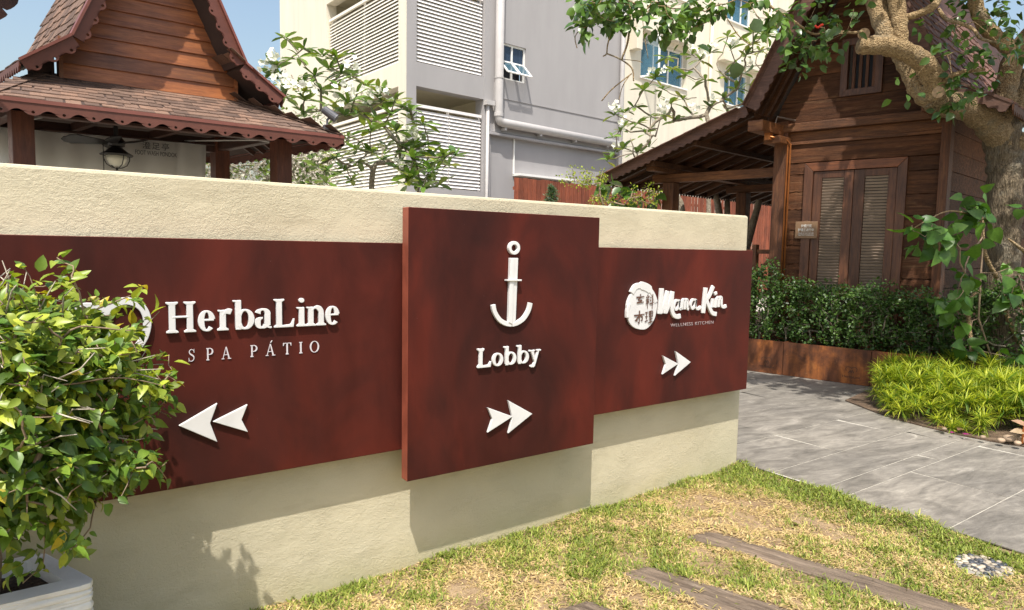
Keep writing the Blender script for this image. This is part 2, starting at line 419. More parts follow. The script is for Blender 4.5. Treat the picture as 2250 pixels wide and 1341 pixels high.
# lawn: a gently sloping sheet
xs = np.r_[np.linspace(-5, 3.8, 30), np.linspace(3.85, 4.19, 10)]; ys = np.linspace(-6, 2.99, 40); V = []; Fc = []
for i, x in enumerate(xs):
    for j, y in enumerate(ys): V.append((x, y, lawn_z(x) + .008 * math.sin(x * 7 + y * 5) + .006 * math.sin(x * 13 - y * 9)))
for i in range(39):
    for j in range(39): a = i * 40 + j; Fc.append((a, a + 40, a + 41, a + 1))
lawn = tag(_link('lawn_ground', raw(V, Fc, 'lawn_soil', smooth=True), None, (0, 0, 0)), kind='structure')
# yard behind the wall
sheet('yard_ground', [(-30, 3.1), (4.4, 3.1), (4.4, 5.6), (8, 6.2), (40, 10), (40, 60), (-30, 60)], -.03, 'far_ground')

# pavement of stamped concrete: a bed of pale mortar and slabs standing proud of the joints
BED = [(6.90, 3.62), (6.66, 3.2), (6.54, 2.92), (6.49, 2.66), (6.455, 2.4), (6.48, 2.1), (6.55, 1.85), (6.72, 1.4), (7.0, .9), (7.5, .2)]
pav = sheet('pavement', [(4.17, -7), (30, -7), (30, 12), (4.4, 12), (4.4, 3.3), (4.17, 3.3)], -.0035, 'joint_mortar')
pav['_w'] = [0., 0., -.0035]
def clip(poly, keep):
    out = []
    for i in range(len(poly)):
        a, b = poly[i], poly[(i + 1) % len(poly)]; fa, fb = keep(a), keep(b)
        if fa >= 0: out.append(a)
        if fa * fb < 0:
            s = fa / (fa - fb); out.append((a[0] + (b[0] - a[0]) * s, a[1] + (b[1] - a[1]) * s))
    return out
rows_y = [-2.2, -1.3, -.55, .1, .72, 1.04, 1.55, 2.145, 2.31, 2.68, 3.24, 3.86, 4.5, 5.2, 6.0, 7.0]
for ri, (y0, y1) in enumerate(zip(rows_y[:-1], rows_y[1:])):
    x = 4.185 + (ri % 2) * -.45 + random.uniform(-.1, .1)
    while x < 10.5:
        x1 = x + random.uniform(.85, 1.25) + (.5 if x < 4.1 else 0); g = .0045; sk = .05
        q = [(max(x, 4.166) + g, y0 + g), (x1 - g, y0 + g), (x1 - g + random.uniform(-sk, sk), y1 - g), (max(x, 4.166) + g, y1 - g)]
        if x1 > 4.3:
            b = MB(); b.prism([(a, c, -.010) for a, c in q], (0, 0, .010)); b.build('slab', 'stamped_concrete', pav, bevel=.002)
        x = x1

# planting bed: earth a little above the paving
bp = [(x, y) for x, y in BED] + [(12, .2), (14, 4), (12, 6.3), (8.7, 3.3), (7.6, 3.75)]
b = MB(); b.prism([(x, y, 0) for x, y in bp], (0, 0, .012)); bedo = b.build('planting_bed', 'bed_soil'); bedo.location.z = .002; tag(bedo, kind='structure')

# ================================================================== the sign wall
WY = 2.962
def rounded_wall():
    b = MB(); P = []; x0, x1, z0, z1, r = -4.2, 4.157, -.25, 1.822, .022
    P += [(x0, z0), (x1, z0)]
    for k in range(7): a = k / 6 * math.pi / 2; P.append((x1 - r + r * math.cos(a), z1 - r + r * math.sin(a)))
    P += [(x0, z1)]
    b.prism([(x, WY, z) for x, z in P], (0, .28, 0)); return b
wall = rounded_wall().build('sign_wall', 'plaster', bevel=.014)
tag(wall, 'long low wall rendered in rough cream plaster carrying the three signs', 'wall')

# ================================================================== signs
PL, PC, PR = WY - .097, WY - .18, WY - .097
def panel(name, label, x0, x1, z0, z1, y0, y1):
    t = thing(name, label, 'sign', ((x0 + x1) / 2, y1, z0))
    b = MB(); b.box(WORLD, x0, x1, y0, y1, z0, z1); o = b.build('board', ['red_stain', 'stain_edge'], t, bevel=.0025)
    for p in o.data.polygons:
        if abs(p.normal.y) < .5: p.material_index = 1
    for x in (x0 + .25, x1 - .25):
        bb = MB(); bb.box(WORLD, x - .03, x + .03, y1 + .001, WY + .01, z0 + .12, z1 - .12); bb.build('batten', 'stain_edge', t)
    return t
sgL = panel('direction_sign', 'wide dark red sign with HerbaLine spa lettering behind the leafy bush', -3.4, 1.45, .572, 1.570, PL, PL + .05)
sgC = panel('direction_sign', 'tall dark red sign with white anchor and Lobby, standing proud in the middle', 1.361, 2.545, .438, 1.736, PC, PC + .062)
sgR = panel('direction_sign', 'dark red sign with round seal logo at the open end of the wall', 2.46, 4.09, .577, 1.571, PR, PR + .05)
for s in (sgL, sgC, sgR): s['group'] = 'direction signs on the cream wall'

TH = .015
class Sign:
    """solid letters on a board: 2-D drawing in metres (x right, z up); each shape a hair thicker so fronts never coincide"""
    def __init__(s, y, th=TH): s.y, s.th, s.k = y, th, 0; s.mb = MB()
    def off(s): s.k += 1; return (0, -(s.th + .00018 * s.k), 0)
    def p(s, q): return np.array((q[0], s.y - .0006, q[1]))
    def poly(s, pts): s.mb.prism([s.p(q) for q in pts], s.off()); return s
    def stroke(s, pts, ws, closed=False, flat=None):
        pts = [np.array(q, float) for q in pts]; n = len(pts); ws = [ws] * n if np.isscalar(ws) else ws; A, B = [], []
        for i in range(n):
            a = pts[(i - 1) % n] if (closed or i > 0) else pts[i]; c = pts[(i + 1) % n] if (closed or i < n - 1) else pts[i]
            d = c - a; d /= np.linalg.norm(d) + 1e-9; nn = np.array((-d[1], d[0])) * ws[i] / 2
            A.append(s.p(pts[i] + nn)); B.append(s.p(pts[i] - nn))
        s.mb.strip(A, B, s.off(), closed); return s
    def done(s, name, parent, mat='acrylic_white', bevel=.0022):
        o = s.mb.build(name, mat, parent, bevel=bevel); return o
def smooth_path(pts, n=8):
    P = [np.array(p, float) for p in pts]; out = []
    for i in range(len(P) - 1):
        p0, p1, p2, p3 = P[max(i - 1, 0)], P[i], P[i + 1], P[min(i + 2, len(P) - 1)]
        for k in range(n):
            t = k / n; out.append(.5 * ((2 * p1) + (-p0 + p2) * t + (2 * p0 - 5 * p1 + 4 * p2 - p3) * t * t + (-p0 + 3 * p1 - 3 * p2 + p3) * t ** 3))
    out.append(P[-1]); return out
def arc(cx, cy, rx, ry, a0, a1, n=22): return [(cx + rx * math.cos(R_(a0 + (a1 - a0) * k / n)), cy + ry * math.sin(R_(a0 + (a1 - a0) * k / n))) for k in range(n + 1)]
def glyph(S, ch, x, y, h, bold, slab=False):
    """roman letters; returns the advance. bold: stem as part of cap height"""
    st, th, sf = bold, max(.045, bold * .33), (.085 if slab else .05); ov = .085 if bold > .15 else .06
    if slab: th = bold * .5
    X = lambda q: (x + q[0] * h, y + q[1] * h)
    def rect(a, b, c, d): S.poly([X((a, b)), X((c, b)), X((c, d)), X((a, d))])
    def strk(pts, ws): S.stroke([X(p) for p in pts], [k * h for k in ws] if not np.isscalar(ws) else ws * h)
    def serif(cx, yb, up, wd=None):
        wd = wd or (st / 2 + ov); e = sf
        if up: S.poly([X((cx - wd, yb)), X((cx + wd, yb)), X((cx + wd, yb + e)), X((cx + st * .5, yb + e * 2.1)), X((cx - st * .5, yb + e * 2.1)), X((cx - wd, yb + e))])
        else: S.poly([X((cx - wd, yb)), X((cx - wd, yb - e)), X((cx - st * .5, yb - e * 2.1)), X((cx + st * .5, yb - e * 2.1)), X((cx + wd, yb - e)), X((cx + wd, yb))])
    def stem(cx, y0, y1): rect(cx - st / 2, y0, cx + st / 2, y1)
    def ring(cx, cy, rx, ry, a0=0, a1=360, n=30):
        pts = arc(cx, cy, rx, ry, a0, a1, n); ws = []
        for k in range(n + 1):
            a = R_(a0 + (a1 - a0) * k / n); ws.append((th + (st - th) * abs(math.cos(a)) ** 1.3) * h)
        if abs(a1 - a0) >= 360: S.stroke([X(p) for p in pts[:-1]], ws[:-1], True)
        else: S.stroke([X(p) for p in pts], ws)
    xh = .69 if bold > .15 else .66
    if ch == 'H':
        c1, c2 = .10 + st / 2, .60 + st / 2 * 1.3
        for c in (c1, c2): stem(c, 0, 1); serif(c, 0, True); serif(c, 1, False)
        rect(c1, .48, c2, .48 + th); return c2 + st / 2 + ov + .06
    if ch == 'L':
        c = .10 + st / 2; stem(c, 0, 1); serif(c, 0, True); serif(c, 1, False)
        S.poly([X((c, 0)), X((.70, 0)), X((.74, .30)), X((.70, .30)), X((.60, th * 1.6)), X((c, th * 1.1))]); return .80
    if ch == 'I':
        c = .10 + st / 2; stem(c, 0, 1); serif(c, 0, True); serif(c, 1, False); return .34
    if ch == 'e':
        cx, cy = .27, xh / 2; ring(cx, cy, .27 - st / 2 - .0, xh / 2 - th / 2, 8, 318); rect(.27 - .21, cy + .0, .27 + .225, cy + th * 1.0); return .60
    if ch == 'o': ring(.29, xh / 2, .29 - st / 2 + .01, xh / 2 - th / 2); return .63
    if ch == 'O': ring(.40, .5, .38 - st / 2, .51 - th / 2); return .86
    if ch == 'r':
        c = .08 + st / 2; stem(c, 0, xh); serif(c, 0, True); S.poly([X((0.02, xh)), X((0.02, xh - sf)), X((c, xh - sf * 2)), X((c, xh))])
        strk(arc(.36, xh * .62, .20, xh * .30, 165, 62, 10), [th, th, th * 1.2, th * 1.5, st * .6, st * .75, st * .85, st * .95, st * 1.0, st * 1.0, st * .9]); return .50
    if ch == 'n':
        c = .08 + st / 2; c2 = .44 + st / 2; stem(c, 0, xh); serif(c, 0, True); S.poly([X((0.02, xh)), X((0.02, xh - sf)), X((c, xh - sf * 2)), X((c, xh))])
        strk(arc(c + (c2 - c) * .5 + .02, xh * .66, (c2 - c) * .5, xh * .30, 160, 0, 12), [th] * 4 + [th * 1.3, th * 1.7, st * .8, st * .9] + [st] * 5)
        stem(c2 + .02, 0, xh * .68); serif(c2 + .02, 0, True); return .72
    if ch == 'i':
        c = .10 + st / 2; stem(c, 0, xh); serif(c, 0, True); S.poly([X((0.02, xh)), X((0.02, xh - sf)), X((c, xh - sf * 2)), X((c, xh))])
        S.poly([X(p) for p in arc(c, .93, .10, .085, 0, 345, 16)]); return .36
    if ch == 'b':
        c = .08 + st / 2; stem(c, 0, 1); S.poly([X((0.0, 1)), X((0.0, 1 - sf)), X((c, 1 - sf * 2)), X((c, 1))])
        ring(c + .215, xh / 2, .24 - st * .1, xh / 2 - th / 2, 150, -150)
        S.poly([X((c - st / 2, 0)), X((c + .05, 0)), X((c, th)), X((c - st / 2, th * 1.2))]); return .72
    if ch == 'a':
        c = .43; strk(arc(.27, xh * .70, .17, xh * .255, 165, 0, 12), [st * .95, st * .9, st * .7, st * .5, th, th, th * 1.1, th * 1.4, st * .7, st * .85] + [st] * 3)
        stem(c, .1, xh * .72); strk(arc(.52, .13, .10, .10, 190, 300, 8), [st * .8, st * .7, th * 1.5, th * 1.2, th, th, th, th * .9, th * .8])
        ring(.24, xh * .29, .145, xh * .235, 80, 330); return .64
    if ch == 'y':
        S.poly([X((.05, xh)), X((.05 + st * 1.1, xh)), X((.38, .02)), X((.29, .02))]); strk([(.54, xh), (.34, .02), (.26, -.17), (.18, -.22)], [th, th * 1.2, th * 1.6, th * 1.6])
        S.poly([X(p) for p in arc(.14, -.19, .085, .07, 0, 340, 12)])
        rect(-.02, xh - sf, .30, xh); rect(.42, xh - sf, .66, xh); return .68
    if ch == 'S':
        pts = smooth_path([(.50, .80), (.44, .92), (.30, .97), (.15, .90), (.11, .74), (.22, .59), (.38, .49), (.49, .34), (.46, .14), (.30, .03), (.15, .06), (.07, .20)], 4)
        n = len(pts); ws = [th * .9 + (st * 1.05 - th) * math.exp(-((k / n - .5) / .17) ** 2) for k in range(n)]; strk(pts, ws)
        rect(.49, .70, .53, .99); rect(.045, .01, .085, .31); return .62
    if ch == 'P':
        c = .10 + st / 2; stem(c, 0, 1); serif(c, 0, True); serif(c, 1, False); strk([(c, .97), (.32, .97)], th); strk([(c, .47), (.32, .47)], th)
        strk(arc(.32, .72, .22, .25, 90, -90, 16), [th + (st - th) * abs(math.cos(R_(90 - 180 * k / 16))) for k in range(17)]); return .66
    if ch in 'AÁ':
        strk([(.13, 0), (.40, 1.0)], th); S.poly([X((.37, 1.0)), X((.37 + st * .75, 1.0)), X((.72, .0)), X((.72 - st * 1.05, .0))]); rect(.22, .33, .57, .33 + th)
        rect(.02, 0, .25, sf); rect(.54, 0, .82, sf)
        if ch == 'Á': S.poly([X((.40, 1.10)), X((.52, 1.30)), X((.60, 1.28)), X((.45, 1.09))])
        return .84
    if ch == 'T':
        c = .36; stem(c, 0, 1); serif(c, 0, True); rect(.03, 1 - th, .69, 1); S.poly([X((.03, 1)), X((.03, .74)), X((.06, .74)), X((.13, 1 - th))]); S.poly([X((.69, 1)), X((.69, .74)), X((.66, .74)), X((.59, 1 - th))]); return .74
    return .4
def word(parent, text, x0, x1, z, h, y, bold, mat='acrylic_white', th=TH, slab=False, gap=0., bevel=.0022, tilt=0., spaces=.55):
    """each letter is a part; spread to fill x0..x1"""
    adv = []
    for ch in text:
        adv.append(spaces if ch == ' ' else glyph(Sign(0), ch, 0, 0, 1, bold, slab))
    k = (x1 - x0 - gap * h * (len(text) - 1)) / (sum(adv) * h); x = x0
    for ch, a in zip(text, adv):
        if ch != ' ':
            S = Sign(y, th); glyph(S, ch, 0, 0, h, bold, slab)
            for i, v in enumerate(S.mb.V): S.mb.V[i] = np.array((x + v[0] * k, v[1], z + v[2] + tilt * (x - x0)))
            S.done('letter', parent, mat, bevel)
        x += a * k * h + gap * h
def arrow(parent, pts, y):
    S = Sign(y); S.poly(pts); S.done('arrow', parent)
# left sign
word(sgL, 'HerbaLine', .362, 1.066, 1.200, .122, PL, .195)
for ch, xa, xb in (('S', 413, 429), ('P', 452, 470), ('A', 486, 508), ('P', 549, 567), ('Á', 583, 605), ('T', 621, 641), ('I', 656, 666), ('O', 680, 703)):
    word(sgL, ch, on_y(xa, 780, PL)[0], on_y(xb, 780, PL)[0], 1.081, .050, PL, .12, 'engraved', .0025, bevel=0)
arrow(sgL, [(.399, .830), (.543, .904), (.514, .825), (.540, .742)], PL)
arrow(sgL, [(.524, .829), (.660, .884), (.635, .822), (.660, .766)], PL)
S = Sign(PL)                                                    # ribbon emblem half hidden by the bush
S.stroke(smooth_path([(.030, 1.262), (.058, 1.298), (.10, 1.315), (.145, 1.308), (.178, 1.283)], 6), .026)
S.stroke(smooth_path([(.160, 1.292), (.196, 1.322), (.240, 1.330), (.283, 1.305), (.300, 1.255), (.290, 1.195), (.262, 1.150), (.225, 1.118)], 7), [.016] + [.028] * 49)
S.stroke(smooth_path([(.050, 1.262), (.030, 1.215), (.045, 1.165), (.085, 1.125)], 6), .026)
S.stroke(smooth_path([(.085, 1.118), (.13, 1.135), (.16, 1.165), (.175, 1.205), (.16, 1.23)], 6), .024)
S.stroke(smooth_path([(.225, 1.110), (.20, 1.14), (.195, 1.175), (.21, 1.205)], 6), .024)
S.done('ribbon_emblem', sgL)
# middle sign: anchor
S = Sign(PC, .02); S.stroke([(1.949 + .027 * math.cos(a), 1.557 + .026 * math.sin(a)) for a in np.linspace(0, 2 * math.pi, 25)[:-1]], .017, True); S.done('anchor_ring', sgC)
S = Sign(PC, .02); S.poly([(1.924, 1.506), (1.950, 1.506), (1.9445, 1.165), (1.920, 1.176)]); S.done('anchor_shank', sgC)
S = Sign(PC, .016); S.poly([(1.950, 1.506), (1.976, 1.506), (1.967, 1.176), (1.9445, 1.165)]); S.done('anchor_shank', sgC)
S = Sign(PC, .026); S.poly([(1.902, 1.397), (1.993, 1.396), (1.993, 1.388), (1.902, 1.389)]); S.done('anchor_stock', sgC, bevel=.001)
S = Sign(PC, .0165); pl_ = smooth_path([(1.828, 1.270), (1.838, 1.232), (1.868, 1.192), (1.905, 1.171), (1.944, 1.160)], 6); S.stroke(pl_, [.024] * 20 + [.022, .021, .02, .018, .016])
pr_ = smooth_path([(2.062, 1.272), (2.050, 1.232), (2.020, 1.192), (1.982, 1.171), (1.944, 1.160)], 6); S.stroke(pr_, [.024] * 20 + [.022, .021, .02, .018, .016]); S.done('anchor_arms', sgC)
word(sgC, 'Lobby', 1.738, 2.139, .953, .099, PC, .17, slab=True)
arrow(sgC, [(1.803, .746), (1.960, .678), (1.805, .615), (1.832, .683)], PC)
arrow(sgC, [(1.929, .768), (2.088, .676), (1.933, .592), (1.958, .674)], PC)
# right sign: seal, script name
S = Sign(PR); S.poly([(2.98 + .132 * math.cos(a) * (1 + .02 * math.sin(7 * a)), 1.205 + .137 * math.sin(a) * (1 + .025 * math.sin(5 * a + 1))) for a in np.linspace(0, 2 * math.pi, 41)[:-1]]); seal = S.done('seal_disc', sgR)
S = Sign(PR, .0185); S.stroke(smooth_path([(2.868, 1.235), (2.856, 1.195), (2.856, 1.15)], 6), .022)
S.stroke(smooth_path([(2.885, 1.298), (2.915, 1.335), (2.965, 1.342), (3.03, 1.322), (3.075, 1.280), (3.098, 1.235)], 6), [.034] * 12 + [.05] * 8 + [.03] * 11); S.done('seal_rim', sgR)
INK = .0178
def ink(parent, strokes, x0, z0, sx, sz, y, wd, name='character'):
    S = Sign(y, .0006)
    for st_ in strokes:
        pts = smooth_path([(x0 + a * sx, z0 + b_ * sz) for a, b_ in st_], 3); n = len(pts); S.stroke(pts, [wd * (1.25 - .6 * k / (n - 1)) for k in range(n)])
    S.done(name, parent, 'seal_print', 0)
C_li = [[(.05, .85), (.12, .72)], [(.42, .9), (.34, .74)], [(.0, .62), (.46, .66)], [(.24, .98), (.24, .02)], [(.22, .6), (.02, .3)], [(.26, .58), (.44, .42)], [(.60, .82), (.68, .72)], [(.58, .62), (.66, .52)], [(.52, .34), (1.0, .44)], [(.86, 1.0), (.84, .0)]]
C_lii = [[(.02, .85), (.38, .9)], [(.04, .52), (.36, .56)], [(.0, .12), (.40, .24)], [(.2, .88), (.2, .2)], [(.52, .95), (.54, .48)], [(.52, .92), (.95, .95), (.92, .5)], [(.54, .72), (.92, .74)], [(.54, .5), (.92, .52)], [(.73, .92), (.73, .06)], [(.54, .28), (.94, .31)], [(.44, .02), (1.02, .08)]]
C_jing = [[(.5, 1.0), (.58, .9)], [(.08, .80), (.95, .84)], [(.62, .82), (.28, .62), (.72, .60)], [(.72, .62), (.40, .46)], [(.14, .44), (.9, .48)]]
C_mu = [[(.0, .62), (1.0, .7)], [(.5, 1.0), (.5, .02), (.4, .1)], [(.46, .6), (.26, .34), (.08, .2)], [(.54, .6), (.78, .5), (.76, .2), (.66, .26)], [(.3, .5), (.28, .14)]]
yk = PR - .0182
ink(seal, C_jing, 2.916, 1.198, .078, .092, yk, .0082); ink(seal, C_mu, 2.908, 1.112, .090, .078, yk, .0082)
ink(seal, C_li, 3.005, 1.198, .068, .090, yk, .0060); ink(seal, C_lii, 3.002, 1.110, .070, .076, yk, .0056)
def script(parent, name, strokes, wd):
    S = Sign(PR)
    for st_, k in strokes: 
        pts = smooth_path(st_, 6); S.stroke(pts, wd * k)
    S.done(name, parent, bevel=.003)
script(sgR, 'letter', [([(3.152, 1.322), (3.148, 1.24), (3.140, 1.160)], 1.15), ([(3.205, 1.305), (3.182, 1.23), (3.150, 1.165)], .9), ([(3.205, 1.305), (3.198, 1.24), (3.190, 1.160)], 1.0), ([(3.252, 1.300), (3.228, 1.23), (3.196, 1.165)], .9), ([(3.252, 1.300), (3.248, 1.22), (3.265, 1.155), (3.305, 1.136), (3.336, 1.140)], 1.0)], .030)
def small_a(x, z=1.178, hgt=.062): return ([(x + .050, z + hgt), (x + .018, z + hgt), (x + .002, z + .03), (x + .018, z + .004), (x + .044, z + .022), (x + .052, z + hgt), (x + .050, z + .016), (x + .068, z + .004)], .56)
script(sgR, 'letter', [small_a(3.270)], .026)
script(sgR, 'letter', [([(3.340, 1.182), (3.350, 1.24)], .8), ([(3.350, 1.232), (3.368, 1.243), (3.372, 1.182)], .7), ([(3.374, 1.23), (3.394, 1.243), (3.398, 1.19), (3.412, 1.182)], .7)], .026)
script(sgR, 'letter', [small_a(3.430), ([(3.49, 1.182), (3.51, 1.180), (3.535, 1.192)], .7)], .026)
script(sgR, 'letter', [([(3.578, 1.318), (3.570, 1.235), (3.562, 1.148)], 1.1), ([(3.655, 1.328), (3.618, 1.265), (3.575, 1.228)], .95), ([(3.590, 1.232), (3.622, 1.185), (3.655, 1.146), (3.700, 1.136)], 1.0)], .030)
script(sgR, 'letter', [([(3.652, 1.244), (3.648, 1.182)], .8), ([(3.668, 1.272), (3.694, 1.282)], .75)], .028)
script(sgR, 'letter', [([(3.680, 1.182), (3.690, 1.242)], .8), ([(3.690, 1.235), (3.712, 1.247), (3.716, 1.184)], .75), ([(3.718, 1.236), (3.742, 1.248), (3.748, 1.196), (3.772, 1.182), (3.800, 1.190)], .75)], .028)
arrow(sgR, [(3.183, .892), (3.330, .827), (3.185, .771), (3.211, .834)], PR)
arrow(sgR, [(3.301, .912), (3.453, .828), (3.302, .751), (3.333, .824)], PR)
# print that is too fine for solid letters
def printed(name, parent, body, loc, size, mat, right=(1, 0, 0), up=(0, 0, 1), th=.0006, width=None, align='LEFT', space=1.0):
    cu = bpy.data.curves.new(name, 'FONT'); cu.body = body; cu.size = size; cu.extrude = th; cu.align_x = align; cu.space_character = space
    tmp = bpy.data.objects.new('tmp', cu); COL.objects.link(tmp); bpy.context.view_layer.update()
    me = bpy.data.meshes.new_from_object(tmp.evaluated_get(bpy.context.evaluated_depsgraph_get())); bpy.data.objects.remove(tmp)
    me.materials.clear(); me.materials.append(MATS[mat])
    r, u = np.array(right, float), np.array(up, float); r = _n(r); u = _n(u); nn = np.cross(r, u); sx = 1.
    if width and len(me.vertices):
        xs_ = [v.co.x for v in me.vertices]; sx = width / (max(xs_) - min(xs_) + 1e-9)
    o = piece(name, me, parent, loc, np.array([r * sx, u, nn]).T); o['kind'] = 'stuff'; return o
printed('lettering', sgR, 'WELLNESS KITCHEN', (3.258, PR - .001, 1.071), .030, 'engraved_dim', th=.001, width=.426, space=1.15)
# ================================================================== lawn details
def sleeper(label, pts_a, pts_b, z, hgt=.05):
    """weathered timber between two hand-worn edges (lists of x, y)"""
    b = MB(); n = 26
    def res(p):
        p = np.array(p); d = np.r_[0, np.cumsum(np.linalg.norm(np.diff(p, axis=0), axis=1))]; t = np.linspace(0, d[-1], n)
        return np.c_[np.interp(t, d, p[:, 0]), np.interp(t, d, p[:, 1])]
    A, B = res(pts_a), res(pts_b); m = 9; V = []; Fc = []
    for i in range(n):
        for j in range(m):
            f = j / (m - 1); q = A[i] * (1 - f) + B[i] * f + rng.normal(size=2) * .002
            e = min(f, 1 - f); top = z + hgt - (.012 if e < .01 else 0) - (.010 if i in (0, n - 1) else 0) + .0035 * math.sin(j * 2.4 + i * .21) + rng.normal() * .0012
            V.append((q[0], q[1], top))
    for i in range(n - 1):
        for j in range(m - 1): a = i * m + j; Fc.append((a, a + m, a + m + 1, a + 1))
    k = len(V); ring = [i * m for i in range(n)] + [(n - 1) * m + j for j in range(1, m)] + [i * m + m - 1 for i in range(n - 2, -1, -1)] + [j for j in range(m - 2, 0, -1)]
    for q in ring: V.append((V[q][0], V[q][1], z - .05))
    for i in range(len(ring)): j = (i + 1) % len(ring); Fc.append((ring[i], ring[j], k + j, k + i))
    b.add(V, Fc); o = b.build('timber_sleeper', 'sleeper'); return tag(o, label, 'sleeper', 'old timbers sunk in the lawn')
SL = [([(2.90, 2.37), (3.02, 1.97), (3.11, 1.66), (3.135, 1.46), (3.20, 1.05), (3.26, .6)], [(3.06, 2.34), (3.185, 1.85), (3.285, 1.535), (3.36, 1.16), (3.44, .6)]),
      ([(2.30, 2.275), (2.335, 2.09), (2.405, 1.875), (2.47, 1.60), (2.53, 1.2)], [(2.455, 2.26), (2.545, 2.0), (2.65, 1.715), (2.71, 1.53), (2.78, 1.2)]),
      ([(1.845, 2.20), (1.87, 2.0), (1.93, 1.6), (1.96, 1.2)], [(1.99, 2.185), (2.03, 1.98), (2.10, 1.6), (2.15, 1.2)])]
labs = ['longest weathered timber set in the grass, the one nearest the paving', 'grey weathered timber set in the grass between two others', 'timber at the bottom edge whose pale end shows in the dry grass']
for (a, b_), l in zip(SL, labs): sleeper(l, [(x_ - .02, y_) for x_, y_ in a], [(x_ + .02, y_) for x_, y_ in b_], lawn_z(a[0][0]) - .033)
# round stepping stone of set pebbles
ps = thing('pebble_stepping_stone', 'round stepping stone set with grey and cream pebbles in the grass', 'stepping stone', (3.87, 1.265, -.03))
b = MB(); b.lathe((3.87, 1.265, -.062), [(.135, 0), (.138, .03), (.128, .042)], 28); b.build('mortar_disc', 'pebble_bed', ps)
def pebble_mesh(mat):
    b = MB(); b.lathe((0, 0, 0), [(.4, -.5), (.85, -.3), (1, 0), (.85, .35), (.45, .5)], 10); return raw(b.V, b.F, mat, smooth=True, name='pebble')
pm, pd = pebble_mesh('pebble'), pebble_mesh('pebble_dark')
for rr, cnt in ((0, 1), (.028, 6), (.055, 12), (.083, 18), (.11, 24)):
    for k in range(cnt):
        a = 2 * math.pi * k / cnt + random.uniform(-.15, .15); s = random.uniform(.010, .0145); ca, sa = math.cos(a), math.sin(a)
        M3 = np.array([[ca * s * 1.25, -sa * s, 0], [sa * s * 1.25, ca * s, 0], [0, 0, s * .9]])
        piece('pebble', pd if random.random() < .42 else pm, ps, (3.87 + rr * ca, 1.265 + rr * sa, -.017), M3)
# ------------------------------------------------------------------ grass
def in_poly(x, y, poly):
    ins = np.zeros(len(x), bool); n = len(poly)
    for i in range(n):
        (x0, y0), (x1, y1) = poly[i], poly[(i + 1) % n]
        c = ((y0 > y) != (y1 > y)) & (x < (x1 - x0) * (y - y0) / (y1 - y0 + 1e-12) + x0); ins ^= c
    return ins
def wob(x, y, s, k): 
    return (np.sin(x * s + k) * np.cos(y * s * 1.13 + k * 2.1) + .6 * np.sin(x * s * 2.3 + y * s * 1.7 + k * .7) + .4 * np.cos(x * s * 4.1 - y * s * 3.3 + k))
def grass(n, x0, x1, y0, y1):
    x = rng.uniform(x0, x1, n); y = rng.uniform(y0, y1, n); keep = np.ones(n, bool)
    for a, b_ in SL:
        pl = a + b_[::-1]; ex = .010 * wob(x, y, 17, 3.); ey = .010 * wob(x, y, 15, 5.); ins = in_poly(x + ex, y + ey, pl) & in_poly(x - ex * .6, y + ey, pl); keep &= ~(ins & (rng.random(n) > .03))
    keep &= np.hypot(x - 3.87, y - 1.265) > .112 + .015 * wob(x, y, 20, 1)
    keep &= (x < 4.175 + .035 * wob(x, y, 9, 1) + rng.normal(size=n) * .012)
    dry = .50 + .26 * wob(x, y, 3.1, .4) + .24 * wob(x, y, 11, 2.2) + .12 * wob(x, y, 29, 1.2)
    for cx, cy, r, s in ((3.25, 2.42, .36, .55), (3.62, 1.85, .26, .6), (3.95, 1.72, .16, .4), (3.3, 2.2, .2, .5), (1.3, 2.4, .35, .25), (2.2, 1.9, .35, .25), (1.7, 2.35, .25, .3), (3.55, .9, .25, .3)):
        dry += s * np.exp(-((x - cx) ** 2 + (y - cy) ** 2) / r ** 2)
    dry -= .75 * np.exp(-((x - 4.06) / .17) ** 2) + .35 * np.exp(-((y - 2.95) / .10) ** 2)
    bare = (dry > .95) & (rng.random(n) < np.where(wob(x, y, 13, 4.) > .2, .85, .3)); keep &= ~bare
    x, y, dry = x[keep], y[keep], dry[keep]; n = len(x)
    isdry = rng.random(n) < np.clip(dry, .06, .95)
    z = lawn_z(x) + .008 * np.sin(x * 7 + y * 5) + .006 * np.sin(x * 13 - y * 9)
    L = rng.uniform(.022, .058, n) * np.where(isdry, .85, 1.0) * np.where(x > 4.0, 1.05, 1); W = rng.uniform(.0014, .0034, n)
    az = rng.uniform(0, 2 * math.pi, n); el = np.where(isdry, rng.uniform(.03, .55, n), rng.uniform(.15, 1.05, n))
    D = np.c_[np.cos(az) * np.cos(el), np.sin(az) * np.cos(el), np.sin(el)]; Sx = np.c_[-np.sin(az), np.cos(az), np.zeros(n)]
    P = np.c_[x, y, z + .002]; tip2 = P + D * L[:, None]; tip2[:, 2] -= L * .28 * np.cos(el)
    tip2[:, 2] = np.maximum(tip2[:, 2], z + .004); mid = P + D * (L * .5)[:, None]
    W3 = W[:, None]
    V = np.stack([P - Sx * W3, P + Sx * W3, mid - Sx * W3 * .9, mid + Sx * W3 * .9, tip2], 1).reshape(-1, 3)
    T = np.array([(0, 1, 3), (0, 3, 2), (2, 3, 4)]); T = (T[None] + (np.arange(n) * 5)[:, None, None]).reshape(-1, 3)
    cg = tones(n, (.115, .17, .028), (.27, .31, .06), .2); cdry = tones(n, (.42, .30, .14), (.68, .53, .30), .15)
    lime = tones(n, (.30, .31, .07), (.47, .42, .14), .12); C_ = np.where(isdry[:, None], cdry, cg)
    C_ = np.where((~isdry & (rng.random(n) < .35) & (dry > .2))[:, None], lime, C_)
    return V, T, np.repeat(C_, 5, 0)
o = put_leaves('grass', [grass(165000, .15, 4.28, .35, 2.96), grass(26000, -3, .2, -1, 2.5), grass(30000, .2, 4.28, -2.5, .35)], 'grass_blade', None, False)
tag(o, 'short patchy lawn grass, part green and part dried to straw', 'grass', kind='stuff')
